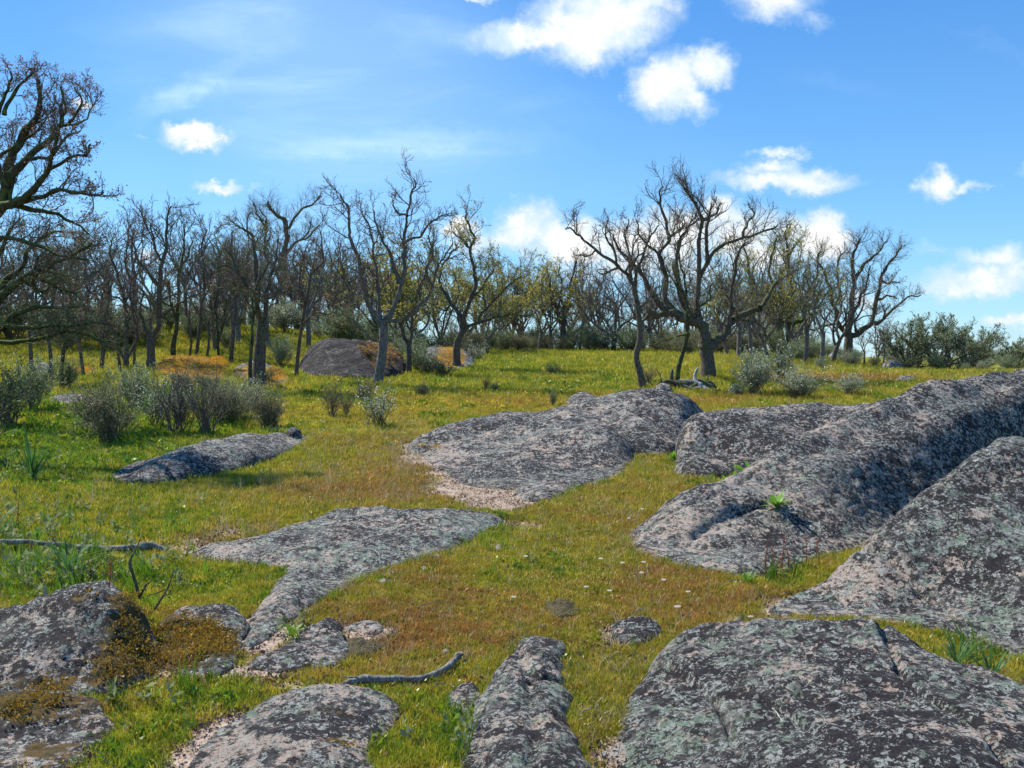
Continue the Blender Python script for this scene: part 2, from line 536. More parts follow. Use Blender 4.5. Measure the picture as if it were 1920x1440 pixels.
def mat_rock(name, dark=.5, green=.4, pale=.4, warm=.0, fine=1.0, dim=1.0, mossc=((.045, .055, .012), (.24, .13, .02))):
    """granite with lichens; bare, moss and lime are vertex attributes"""
    m, T, out = new_mat(name)
    pos = pos_node(T)
    bare, moss, lime = T.attr('bare'), T.attr('moss'), T.attr('lime')
    off = lambda a, b, c_: T.vmath('ADD', pos, (a, b, c_))
    nb = T.noise(pos, 1.1, 3, .6)
    nb2 = T.noise(off(4, 9, 2), 2.6, 4, .6)
    n2 = T.noise(pos, 12 * fine, 8, .76)
    n3 = T.noise(off(7, 3, 5), 30 * fine, 8, .8)
    n4 = T.noise(off(1, 8, 9), 85 * fine, 5, .85)
    n5 = T.noise(off(11, 2, 6), 20 * fine, 8, .8)
    n6 = T.noise(off(2, 12, 16), 21 * fine, 8, .8)
    grain = T.noise(pos, 230 * fine, 2, .6)
    ctr = lambda v, k: T.math('MULTIPLY', T.math('SUBTRACT', v, .5), k)
    n2 = T.noise(off(3, 3, 3), 7 * fine, 5, .65)
    dn = T.add('ShaderNodeTexNoise'); T.l.new(pos, dn.inputs['Vector']); dn.inputs['Scale'].default_value = 42 * fine; dn.inputs['Detail'].default_value = 5; dn.inputs['Roughness'].default_value = .7
    pd = T.vmath('ADD', pos, T.vmath('SCALE', T.vmath('SUBTRACT', dn.outputs['Color'], (.5, .5, .5)), scale=.075 / fine))

    def cells(sc_):
        sp_ = T.add('ShaderNodeSeparateColor'); T.l.new(T.voro(pd, sc_, out='Color'), sp_.inputs[0]); return sp_.outputs
    A, B, C_ = cells(17 * fine), cells(40 * fine), cells(85 * fine)
    # grey crust, mottled
    tone = T.math('ADD', T.math('MULTIPLY', B[0], .5), T.math('ADD', T.math('MULTIPLY', C_[0], .25), ctr(n2, 1.0)))
    c = T.mix(T.ss(tone, .1, .8), (.058, .053, .048), (.385, .35, .30))
    # mint green lichen
    mg = T.math('ADD', T.math('ADD', T.math('MULTIPLY', A[1], .6), T.math('MULTIPLY', B[1], .4)), T.math('ADD', ctr(nb, -.9), T.math('MULTIPLY', lime, .22)))
    tg = .84 - .22 * green
    c = T.mix(T.math('MULTIPLY', T.ss(mg, tg, tg + .05), .9), c, T.mix(T.ss(n4, .35, .65), (.16, .22, .155), (.42, .54, .37)))
    # brown black crust
    dk = T.math('ADD', T.math('ADD', T.math('MULTIPLY', A[2], .45), T.math('MULTIPLY', B[2], .35)), T.math('ADD', ctr(n2, 1.5), ctr(nb, 1.9)))
    dk = T.math('ADD', dk, T.math('MULTIPLY', bare, -.20))
    th = .64 - .44 * dark
    c = T.mix(T.ss(dk, th, th + .05), c, T.mix(T.ss(n4, .4, .7), (.022, .017, .017), (.072, .056, .053)))
    # pinkish cream granite breaking through
    pk = T.math('ADD', T.math('ADD', T.math('MULTIPLY', A[0], .45), T.math('MULTIPLY', B[2], .45)), T.math('ADD', ctr(nb2, 1.7), T.math('MULTIPLY', bare, .36)))
    pk = T.math('ADD', pk, ctr(n3, .6))
    tp = .83 - .22 * pale
    c = T.mix(T.ss(pk, tp, tp + .04), c, T.mix(T.ss(n4, .3, .66), (.44 + warm, .32, .245), (.86 + warm, .68, .53)))
    # black flecks paint in the micro-relief's shade; small pale thalli
    c = T.mix(T.math('MULTIPLY', T.ss(T.math('ADD', C_[1], ctr(n3, 1.0)), .74, .80), .88), c, (.018, .016, .016))
    vp = T.math('ADD', C_[2], T.math('ADD', ctr(n2, -.8), T.math('MULTIPLY', B[0], .3)))
    c = T.mix(T.ss(vp, 1.04 - .12 * pale, 1.08 - .12 * pale), c, (.60, .61, .54))
    # moss, rusty to olive
    mo = T.math('ADD', moss, T.math('MULTIPLY', T.math('SUBTRACT', n2, .5), 1.6))
    mo = T.math('ADD', mo, T.math('MULTIPLY', T.math('SUBTRACT', n3, .5), .8))
    mcol = T.mix(T.ss(T.math('ADD', n3, T.math('MULTIPLY', T.math('SUBTRACT', nb, .5), .8)), .35, .62), *mossc)
    c = T.mix(T.ss(mo, .45, .6), c, mcol)
    c = T.mix(T.math('MULTIPLY', T.ss(grain, .55, .7), .22), c, (.42, .38, .35), 'MIX')
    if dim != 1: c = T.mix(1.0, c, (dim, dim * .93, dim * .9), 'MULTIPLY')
    b = T.add('ShaderNodeBsdfPrincipled'); T.put(b.inputs['Base Color'], c)
    b.inputs['Roughness'].default_value = .82; b.inputs['Specular IOR Level'].default_value = .28
    h = T.math('ADD', T.math('MULTIPLY', n5, 1.5), T.math('ADD', T.math('MULTIPLY', n4, .5), T.math('MULTIPLY', B[0], .12)))
    h = T.math('ADD', h, T.math('MULTIPLY', grain, .15))
    h = T.math('ADD', h, T.math('MULTIPLY', n3, -.5))
    bp = T.add('ShaderNodeBump'); bp.inputs['Strength'].default_value = 1.0; bp.inputs['Distance'].default_value = .04 / fine
    T.put(bp.inputs['Height'], h); T.l.new(bp.outputs[0], b.inputs['Normal'])
    T.l.new(b.outputs[0], out.inputs[0])
    return m


M = {
    'ground': mat_ground(),
    'blade': mat_blade('turf_blades'),
    'blade_moss': mat_blade('turf_moss', (.17, .10, .025), .45, .95),
    'blade_green': mat_blade('turf_green', (.10, .22, .015), .7, 1.0),
    'rock': mat_rock('granite_lichen', .78, .22, .52, fine=.8),
    'rock_dark': mat_rock('granite_dark', .9, .55, .35, fine=1.0),
    'rock_green': mat_rock('granite_green_lichen', .68, .78, .42, fine=.95),
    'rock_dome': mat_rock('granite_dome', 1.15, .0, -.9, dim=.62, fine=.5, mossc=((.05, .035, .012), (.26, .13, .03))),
    'rock_far': mat_rock('granite_far', .85, .1, .48, fine=.6),
    'rock_orange': mat_rock('orange_moss_granite', .9, .2, .4, fine=.5, mossc=((.10, .06, .012), (.62, .32, .015))),
    'bark': mat_bark('oak_bark', (.055, .043, .038), (.18, .142, .12), (.085, .105, .035), .75),
    'bark_grey': mat_bark('oak_bark_grey', (.085, .078, .082), (.23, .21, .20), (.11, .125, .05), .6),
    'bark_moss': mat_bark('mossy_bark', (.035, .032, .022), (.09, .085, .05), (.12, .155, .035), 1.0),
    'bark_far': mat_bark('far_bark', (.085, .072, .070), (.23, .195, .175), (.085, .10, .045), .5),
    'twig': mat_bark('twig', (.10, .080, .074), (.24, .19, .165), (.09, .10, .045), .45),
    'twig_green': mat_bark('twig_green', (.085, .082, .050), (.18, .175, .10), (.17, .20, .075), .8),
    'bud': mat_leaf('buds', (.17, .09, .075), (.34, .20, .15), .3),
    'catkin': mat_leaf('catkins', (.30, .24, .045), (.50, .44, .09), .4),
    'dead': mat_bark('bleached_wood', (.22, .20, .19), (.52, .49, .46), (.30, .29, .25), .3),
    'deadgrey': mat_bark('grey_stick', (.11, .10, .095), (.34, .31, .29), (.16, .16, .09), .3),
    'broom': mat_leaf('broom_leaf', (.13, .175, .07), (.28, .31, .14), .45),
    'broom_brown': mat_leaf('broom_brown', (.17, .16, .09), (.36, .33, .20), .45),
    'olive': mat_leaf('grey_green_leaf', (.17, .23, .115), (.38, .44, .26), .45),
    'pale': mat_leaf('pale_leaf', (.20, .25, .13), (.46, .50, .30), .35),
    'flower_white': mat_leaf('white_petal', (.62, .62, .56), (.85, .85, .8), .35),
    'flower_yellow': mat_leaf('yellow_petal', (.70, .50, .015), (.88, .70, .03), .35),
    'earth': mat_bark('earth', (.035, .024, .018), (.13, .085, .06), (.07, .07, .02), .5),
    'straw': mat_leaf('straw', (.30, .22, .11), (.58, .47, .28), .3),
    'bright': mat_leaf('bright_leaf', (.10, .24, .015), (.22, .42, .04), .45, gloss=.05),
    'deepgreen': mat_leaf('deep_green_leaf', (.03, .10, .025), (.08, .19, .04), .4, gloss=.02),
    'darkleaf': mat_leaf('dark_leaf', (.045, .08, .025), (.12, .17, .055), .3),
    'red': mat_leaf('red_stalk', (.20, .045, .03), (.34, .10, .05), .3),
    'mosstuft': mat_leaf('moss_tuft', (.085, .085, .014), (.46, .25, .025), .35, 5),
    'orangemoss': mat_leaf('orange_moss', (.50, .25, .012), (.80, .46, .03), .3, 4),
    'litter': mat_leaf('leaf_litter', (.10, .055, .03), (.26, .16, .10), .1),
}

# ------------------------------------------------------------------ painted fields of the ground, as world fields
DRY = [(840, 1150, 200, 90, .22), (1300, 1050, 140, 90, .15), (1130, 1000, 200, 60, .12), (760, 880, 190, 60, .42), (640, 925, 260, 22, .45), (700, 1180, 260, 70, .42), (1000, 1130, 170, 60, .22), (1250, 1090, 160, 60, .30), (1500, 1160, 90, 30, .35), (1330, 1140, 120, 60, .4),
       (1130, 980, 170, 60, .15), (1250, 900, 120, 60, .08), (450, 1000, 160, 40, .35), (700, 1190, 180, 60, .25), (560, 775, 240, 12, .30), (1120, 1240, 60, 60, .1), (1130, 1320, 60, 120, .2), (640, 1270, 160, 20, .2),
       (430, 1370, 110, 60, .3), (1250, 750, 260, 10, .4), (800, 1060, 80, 30, .25), (880, 755, 200, 14, .2), (700, 830, 300, 20, .1), (1560, 712, 180, 6, .9), (1180, 770, 200, 16, .3),
       (150, 830, 300, 90, -.45), (300, 1000, 200, 40, -.15), (230, 1090, 260, 40, -.4), (420, 1330, 130, 60, -.35), (180, 1420, 120, 50, -.4), (850, 1380, 90, 80, -.35), (1020, 1080, 130, 60, -.28),
       (560, 1180, 60, 40, -.5), (700, 1390, 60, 30, -.3), (1430, 1080, 60, 20, -.5), (1150, 1190, 60, 30, -.2), (1150, 720, 300, 20, -.10), (900, 690, 260, 14, -.28), (380, 760, 250, 24, -.2), (900, 1000, 60, 30, -.2), (950, 665, 400, 8, -.1)]
SOIL = [(905, 925, 80, 16, .75), (950, 945, 50, 12, .8), (800, 870, 45, 22, .42), (765, 848, 25, 16, .55), (850, 900, 50, 14, .5), (1000, 985, 60, 10, .35), (790, 815, 50, 8, .4), (860, 790, 60, 5, .3),
        (380, 1030, 70, 14, .6), (470, 1000, 90, 14, .42), (700, 1185, 40, 10, .5), (690, 1215, 60, 14, .35), (480, 1195, 30, 20, .4), (415, 1400, 60, 60, .55), (540, 1285, 70, 10, .35), (1470, 1140, 50, 20, .4), (470, 1262, 80, 8, .35),
        (1380, 1160, 60, 12, .2), (540, 790, 50, 4, .3), (1000, 705, 130, 3, .25), (1160, 1200, 40, 20, .25), (1180, 1420, 30, 40, .4), (400, 1470, 80, 60, .4)]
SOIL = [(a, b, c * 1.2, d * 1.4, e * (1.6 if b > 800 else 1.2)) for a, b, c, d, e in SOIL]
YELLOW = [(640, 775, 90, 10, 1), (760, 770, 160, 12, 1), (880, 762, 120, 8, .9), (1010, 745, 120, 10, .6), (1060, 712, 160, 8, .5), (480, 785, 120, 12, .3), (1150, 665, 160, 5, 1.2), (940, 665, 90, 4, .8), (1250, 690, 120, 8, .4), (690, 690, 60, 8, .3),
          (500, 690, 60, 10, .3), (560, 800, 80, 8, .3), (900, 700, 220, 20, .22), (1380, 690, 120, 8, .35), (1560, 710, 160, 5, .7), (300, 790, 200, 20, .15), (850, 830, 120, 14, .12)]


def fields(x, y, z):
    px, py = PIX(x, y, z)
    ok = (y > 1.0)
    d = np.where(ok, blobs(px, py, DRY), 0) + .25
    s = np.where(ok, blobs(px, py, SOIL), 0)
    s = s + .5 * fbm(x, y, 2.0, 1.4, 4) - .05
    far = sstep(36, 60, y)
    for poly in ROCKS:                       # worn bare rim along the foot of the stones
        b0, b1 = poly.min(0) - .3, poly.max(0) + .3
        c = np.where((x > b0[0]) & (x < b1[0]) & (y > b0[1]) & (y < b1[1]))[0]
        if len(c) and b0[1] < 20:
            sd = poly_sd(poly[::2], x[c], y[c])
            s[c] += .26 * np.exp(-(sd / .08) ** 2) * (1 + 1.6 * fbm(x[c], y[c], 4, 1.1, 2))
    d = d - far * .05 + .12
    return d, np.clip(s, -1, 1.4)


# ------------------------------------------------------------------ terrain sheet
def terrain():
    nx, ny = 420, 440
    u = np.linspace(-1, 1, nx); v = np.linspace(-1, 1, ny)
    X = 2.0 * np.sinh(u * 7.6); Yv = 6 + 2.3 * np.sinh(v * 7.5)
    XX, YY = np.meshgrid(X, Yv)
    x, y = XX.ravel(), YY.ravel()
    z = TZ(x, y)
    d, s = fields(x, y, z)
    i = np.arange(nx - 1)[None] + nx * np.arange(ny - 1)[:, None]
    F = np.stack([i, i + 1, i + 1 + nx, i + nx], -1).reshape(-1, 4)
    me = mesh_np('ground', np.stack([x, y, z], 1), F, M['ground'], True, {'dry': d, 'soil': s})
    tag(link('ground', me), kind='structure')


# ------------------------------------------------------------------ boulders
ROCKS = []          # (polygon xy, bbox) for keeping the turf off them


def poly_sd(poly, x, y):
    """signed distance, positive inside"""
    a = poly; b = np.roll(poly, -1, 0)
    best = np.full(x.shape, 1e9); inside = np.zeros(x.shape, bool)
    for (ax, ay), (bx, by) in zip(a, b):
        ex, ey = bx - ax, by - ay
        wx, wy = x - ax, y - ay
        t = np.clip((wx * ex + wy * ey) / (ex * ex + ey * ey + 1e-12), 0, 1)
        best = np.minimum(best, (wx - ex * t) ** 2 + (wy - ey * t) ** 2)
        cond = ((ay <= y) & (by > y)) | ((by <= y) & (ay > y))
        xi = ax + (y - ay) / (ey if abs(ey) > 1e-12 else 1e-12) * ex
        inside ^= cond & (x < xi)
    return np.where(inside, 1, -1) * np.sqrt(best)


def polyline_d(pl, x, y):
    best = np.full(x.shape, 1e9)
    for (ax, ay), (bx, by) in zip(pl[:-1], pl[1:]):
        ex, ey = bx - ax, by - ay
        t = np.clip(((x - ax) * ex + (y - ay) * ey) / (ex * ex + ey * ey + 1e-12), 0, 1)
        best = np.minimum(best, (x - ax - ex * t) ** 2 + (y - ay - ey * t) ** 2)
    return np.sqrt(best)


ROCKPTS = {}
ROCKBVH = []


def HIT(px, py):
    """first rock or ground point under a photo pixel"""
    r = Vector(RAY(px, py)).normalized(); best = None
    for b in ROCKBVH:
        h = b.ray_cast(Vector((0, 0, CAM_Z)), r)
        if h[0] is not None and (best is None or h[3] < best[1]): best = (h[0], h[3])
    g = G(px, py)
    if best is None or best[1] > np.linalg.norm(g - [0, 0, CAM_Z]): return g
    return np.array(best[0])



def rock(name, label, cat, outline, surf, w, mat='rock', step=.03, p=2.3, q=.62, rough=1.0, grooves=(), bare=(), moss=(), lime=(), group=None, world=False, base_bare=0.0, edge=.05, lump=.04, fall=()):
    poly = np.array([G(*o)[:2] if not world else o for o in outline])
    poly = catmull(poly, max(60, len(outline) * 7), True)
    pts = []
    for s_ in surf:
        if len(s_) == 3:
            a = P(*s_); pts.append((a[0], a[1], a[2] - float(TZ(a[0], a[1]))))
        else:                       # ('h', px, py, h) a ground pixel and a height above it
            a = G(s_[1], s_[2]); pts.append((a[0], a[1], s_[3]))
    for (px, py, d_) in fall:       # the far side drops away behind the skyline
        a = P(px, py, d_); b_ = a[:2] * (1 + .8 * w / d_ + .02); zz = a[2] - float(TZ(a[0], a[1]))
        pts.append((b_[0], b_[1], zz * .68 - .02))
    pts = np.array(pts)
    prof = lambda u: (1 - (1 - np.clip(u, 0, 1)) ** p) ** q
    sdp = poly_sd(poly, pts[:, 0], pts[:, 1])
    pts[:, 2] = np.maximum(pts[:, 2], min(.05, .02 + pts[:, 2].max() * .2))
    H = pts[:, 2] / np.clip(prof(sdp / w), .55, 1)
    size = max(poly[:, 0].max() - poly[:, 0].min(), poly[:, 1].max() - poly[:, 1].min())
    cc = (size * .12) ** 2
    phi = lambda r2: np.sqrt(r2 + cc)
    D = ((pts[:, None, :2] - pts[None, :, :2]) ** 2).sum(2)
    n = len(pts)
    A = np.zeros((n + 1, n + 1)); A[:n, :n] = phi(D) + 0 * np.eye(n); A[n, :n] = 1; A[:n, n] = 1
    wts = np.linalg.solve(A + np.eye(n + 1) * 1e-6, np.append(H, 0))
    x0, y0 = poly.min(0) - .12; x1, y1 = poly.max(0) + .12
    nx, ny = int((x1 - x0) / step) + 2, int((y1 - y0) / step) + 2
    XX, YY = np.meshgrid(x0 + step * np.arange(nx), y0 + step * np.arange(ny))
    x, y = XX.ravel(), YY.ravel()
    sd = poly_sd(poly, x, y)
    sd = sd + edge * fbm(x, y, 3.3, 2.2 / max(size * .35, .35), 4)
    r2 = (x[:, None] - pts[None, :, 0]) ** 2 + (y[:, None] - pts[None, :, 1]) ** 2
    h0 = (phi(r2) * wts[:n]).sum(1) + wts[n]
    h0 = np.clip(h0, H.min() * .6, pts[:, 2].max() * 1.04)
    g = prof(sd / w)
    h = h0 * g
    for (gl, dep, gw) in grooves:
        pl = [P(*a)[:2] if len(a) == 3 else G(*a)[:2] for a in gl]
        dd = polyline_d(catmull(pl, 24), x + .06 * fbm(x, y, 8, 1.5, 2) * 1, y)
        h = h - dep * np.exp(-(dd / gw) ** 2) * sstep(0, .25, g)
    inn = sstep(0, .12, sd)
    h = h + inn * lump * fbm(x, y, 1.0, 1.3, 3) * rough * min(size, 5) / 2.5
    h = h + inn * .012 * rough * fbm(x, y, h * 2, 9, 3) * 1.4 + inn * .006 * rough * fbm(x, y, h * 4, 30, 2)
    pit = fbm(x, y, h * 3, 5, 2)
    h = h - inn * .03 * rough * np.clip(pit - .28, 0, 1)
    h = h + inn * step * (.42 * fbm(x, y, h * 3, .30 / step, 2) + .5 * np.abs(fbm(x, y, h * 3 + 5, .10 / step, 3)) - .15) * min(rough, 1.3)
    h = np.maximum(h, .02 * sstep(0, .08, sd))
    h = np.where(sd < 0, np.maximum(sd * 1.6, -.14), h)
    z = TZ(x, y) + h
    px, py = PIX(x, y, z)
    ab = blobs(px, py, bare) + base_bare + 0 * x; am = blobs(px, py, moss) + 0 * x; al = blobs(px, py, lime) + 0 * x
    keep = sd > -.11
    i = np.arange(nx - 1)[None] + nx * np.arange(ny - 1)[:, None]
    F = np.stack([i, i + 1, i + 1 + nx, i + nx], -1).reshape(-1, 4)
    F = F[keep[F].all(1)]
    used = np.unique(F); remap = np.full(len(x), -1); remap[used] = np.arange(len(used))
    F = remap[F]
    c = poly.mean(0); cz = float(TZ(*c))
    V = np.stack([x, y, z], 1)[used] - [c[0], c[1], cz]
    me = mesh_np(name, V, F, M[mat], True, {'bare': ab[used], 'moss': am[used], 'lime': al[used]})
    o = link(name, me, loc=(c[0], c[1], cz))
    tag(o, label, cat, group)
    ROCKS.append(poly)
    ROCKBVH.append(BVHTree.FromPolygons((V + [c[0], c[1], cz]).tolist(), F.tolist()))
    ROCKPTS[label] = (np.stack([x, y, z], 1)[used], am[used], sd[used])
    return o


def hh(px, py, h): return ('h', px, py, h)


rock('rock_slab', 'long low grey rock slab lying in the grass on the left, small stone on its far end', 'rock',
     [(195, 897), (260, 912), (330, 906), (420, 892), (490, 872), (545, 848), (582, 826), (560, 818), (480, 826), (400, 842), (300, 866), (225, 882)],
     [hh(300, 892, .22), hh(400, 872, .30), hh(500, 848, .22), hh(550, 832, .1), hh(240, 892, .08)], .9, 'rock', .035,
     bare=[(540, 835, 50, 14, .6)], lime=[(420, 860, 120, 30, .6)])
rock('rock_slab', 'central grey-green rock slab with a tail reaching down to the left, pale bare tip', 'rock',
     [(362, 1040), (410, 1056), (470, 1062), (528, 1076), (505, 1105), (478, 1150), (452, 1205), (475, 1215), (515, 1195), (560, 1162), (640, 1110), (700, 1078), (800, 1046), (880, 1020), (932, 992),
      (935, 975), (880, 968), (760, 978), (640, 980), (560, 992), (490, 1010), (420, 1026)],
     [(650, 962, 7.9), (760, 948, 8.1), (860, 955, 8.2), (560, 980, 7.7), (480, 1020, 7.5), (700, 1003, 7.15), (600, 1033, 6.65), (420, 1038, 7.25), (520, 1120, 5.85), (490, 1170, 5.4), (800, 986, 7.55), (560, 1080, 6.15)], .38, 'rock_green', .022,
     bare=[(430, 1035, 90, 22, 1.2), (500, 1150, 60, 60, .75), (880, 985, 60, 14, .2)], lime=[(650, 1010, 120, 40, .9), (720, 1060, 80, 20, .5)], edge=.07)
rock('rock', 'small pointed dark-tipped rock beside the tail of the central slab', 'rock',
     [(462, 1256), (540, 1260), (620, 1252), (660, 1225), (640, 1185), (632, 1172), (600, 1175), (560, 1195), (505, 1225)],
     [(618, 1150, 5.05), (575, 1185, 4.95), (520, 1228, 4.75), (600, 1200, 4.85)], .3, 'rock', .013, rough=1.2, base_bare=.25, lump=.06)
rock('rock', 'rounded brown-grey rock at the bottom edge under the curved stick', 'rock',
     [(345, 1445), (400, 1385), (470, 1335), (540, 1302), (640, 1292), (720, 1308), (756, 1332), (742, 1365), (700, 1420), (720, 1500), (640, 1640), (420, 1660), (330, 1540)],
     [(560, 1290, 4.05), (650, 1280, 4.05), (720, 1305, 3.95), (500, 1340, 3.75), (430, 1410, 3.5), (600, 1380, 3.45), (560, 1500, 3.0), (680, 1390, 3.5)], .38, 'rock', .011,
     bare=[(430, 1390, 60, 50, 1.1), (680, 1300, 60, 20, .5)], moss=[(620, 1330, 70, 30, .30), (640, 1400, 60, 30, .4)], lime=[(560, 1350, 80, 30, .5)])
rock('boulder', 'dark boulder at the left edge with rusty moss spilling down its right side', 'rock',
     [(-260, 1270), (-60, 1325), (60, 1318), (160, 1312), (235, 1298), (290, 1268), (305, 1232), (285, 1200), (240, 1176), (150, 1170), (40, 1180), (-120, 1190), (-280, 1220)],
     [(170, 1092, 4.85), (215, 1098, 4.85), (255, 1128, 4.8), (110, 1104, 4.85), (20, 1140, 4.85), (-80, 1150, 4.8), (-160, 1180, 4.7), (80, 1160, 4.5), (150, 1185, 4.4), (0, 1185, 4.45), (240, 1180, 4.55), (285, 1200, 4.65)], .34, 'rock_dark', .012, rough=1.6,
     grooves=[([(-60, 1160, 4.6), (60, 1150, 4.62), (130, 1172, 4.55), (180, 1200, 4.45)], .05, .05), ([(170, 1175, 4.55), (190, 1210, 4.45), (230, 1240, 4.4)], .04, .05)],
     moss=[(250, 1185, 52, 62, 1.0), (245, 1122, 26, 18, .5), (240, 1245, 80, 30, .8), (150, 1122, 50, 9, .45), (60, 1285, 160, 22, .7)], lime=[(100, 1160, 100, 40, .5)])
rock('rock', 'dark rusty moss-covered rock in the bottom left corner', 'rock',
     [(-300, 1500), (-100, 1560), (40, 1540), (110, 1480), (180, 1410), (215, 1360), (195, 1325), (120, 1310), (0, 1315), (-200, 1325), (-320, 1400)],
     [(60, 1270, 4.1), (150, 1290, 4.05), (-40, 1280, 4.0), (-160, 1300, 3.9), (100, 1370, 3.7), (0, 1400, 3.5), (190, 1335, 3.95)], .3, 'rock_dark', .013, rough=1.8, lump=.07,
     moss=[(60, 1320, 170, 40, .75), (90, 1420, 110, 40, .55)], bare=[(20, 1390, 40, 20, .8)])
rock('rock', 'flat pale rock half covered by orange-brown moss between the left boulder and the slab tail', 'rock',
     [(292, 1215), (310, 1255), (370, 1275), (430, 1262), (455, 1225), (466, 1185), (452, 1158), (400, 1150), (330, 1158), (296, 1180)],
     [(340, 1142, 5.15), (400, 1135, 5.2), (440, 1148, 5.15), (330, 1190, 4.9), (400, 1200, 4.8), (350, 1235, 4.65)], .25, 'rock', .012, rough=1.6, base_bare=.35,
     moss=[(350, 1190, 80, 34, .95), (330, 1230, 80, 34, .8), (420, 1200, 40, 30, .6), (320, 1150, 30, 12, .5)])
rock('boulder', 'two-lobed upright rock in the centre foreground with mint lichen on its right lobe', 'rock',
     [(872, 1440), (878, 1560), (960, 1640), (1060, 1620), (1105, 1540), (1096, 1450), (1082, 1385), (1068, 1330), (1062, 1280), (1055, 1245), (1062, 1222), (1040, 1206), (985, 1208), (955, 1235), (915, 1280), (890, 1340)],
     [(975, 1200, 4.75), (1020, 1197, 4.85), (930, 1270, 4.15), (900, 1330, 3.85), (950, 1330, 3.7), (945, 1420, 3.3), (1030, 1275, 4.1), (1045, 1340, 3.7), (1055, 1420, 3.3), (900, 1430, 3.35)], .2, 'rock_green', .009, rough=1.1, lump=.03,
     grooves=[([(975, 1240, 4.5), (992, 1290, 4.1), (1000, 1350, 3.75), (1000, 1440, 3.3), (1000, 1520, 3.0)], .03, .035), ([(1000, 1285, 4.1), (1045, 1270, 4.15)], .03, .03)],
     edge=.07, lime=[(1040, 1360, 40, 60, .9), (1040, 1290, 30, 14, .6)], bare=[(925, 1300, 30, 40, .45)])
rock('stone', 'small grey stone against the left flank of the two-lobed rock', 'rock',
     [(832, 1325), (850, 1340), (890, 1345), (905, 1310), (900, 1290), (868, 1288), (842, 1305)], [(865, 1275, 4.2), (845, 1300, 4.1), (885, 1280, 4.15), (870, 1310, 4.0)], .1, 'rock_green', .009, rough=.9, lump=.02)
rock('rock_outcrop', 'broad whaleback outcrop in the middle distance, dark lichen crust over pinkish granite', 'rock',
     [(762, 842), (790, 856), (830, 884), (870, 908), (930, 918), (1000, 920), (1060, 922), (1110, 914), (1165, 898), (1188, 872), (1200, 858), (1245, 856), (1290, 845), (1330, 815), (1365, 780),
      (1345, 790), (1250, 796), (1150, 798), (1050, 800), (960, 806), (880, 815), (810, 830)],
     [(800, 820, 13.8), (850, 795, 14.6), (900, 783, 15), (960, 773, 15.4), (1030, 772, 15.8), (1100, 752, 15.6), (1150, 737, 15.4), (1200, 732, 15.3), (1250, 735, 15.4), (1300, 752, 15.4), (1342, 768, 15.8),
      (950, 850, 12.6), (1050, 830, 12.8), (1140, 815, 12.9), (1230, 800, 13.9), (1050, 890, 11.7), (900, 880, 12.1), (1150, 860, 12.2), (860, 855, 12.8)], .9, 'rock_far', .04, p=2.6, fall=[(900, 783, 15), (1030, 772, 15.8), (1150, 737, 15.4), (1200, 732, 15.3), (1250, 735, 15.4), (1300, 752, 15.4)],
     grooves=[([(1200, 850, 12.9), (1170, 800, 13.4), (1120, 770, 14.4)], .10, .35), ([(790, 845, 13.4), (900, 815, 14), (1000, 790, 14.8)], .09, .18)],
     bare=[(840, 850, 60, 16, 1.0), (950, 820, 100, 26, .55), (1150, 770, 120, 24, .5), (930, 790, 60, 12, -.5)], lime=[(900, 860, 60, 20, .5), (1000, 900, 90, 14, .6)], moss=[(800, 838, 40, 6, .6)])
rock('stone', 'small flat stone ringed by pale sand below the middle outcrop', 'rock',
     [(965, 928), (985, 940), (1030, 940), (1068, 924), (1060, 912), (1010, 908), (975, 914)], [hh(1000, 925, .07), hh(1030, 922, .09), hh(1050, 920, .06)], .25, 'rock', .02, base_bare=.45)
rock('boulder', 'round-shouldered dark boulder in the gap behind the big whaleback', 'rock',
     [(1265, 872), (1270, 890), (1300, 897), (1350, 899), (1400, 893), (1470, 890), (1600, 885), (1760, 880), (1790, 850), (1700, 832), (1560, 830), (1450, 831), (1350, 835), (1290, 845), (1266, 858)],
     [(1290, 800, 12.3), (1310, 782, 12.5), (1360, 767, 12.9), (1420, 762, 13.1), (1500, 758, 13.2), (1600, 757, 13.2), (1750, 757, 13.2), (1400, 800, 12.2), (1500, 800, 12.4), (1310, 830, 11.95)], .5, 'rock_far', .03, p=3, fall=[(1360, 767, 12.9), (1420, 762, 13.1), (1500, 758, 13.2), (1600, 757, 13.2)],
     lime=[(1310, 870, 50, 30, .6)], bare=[(1450, 765, 100, 12, .4)])
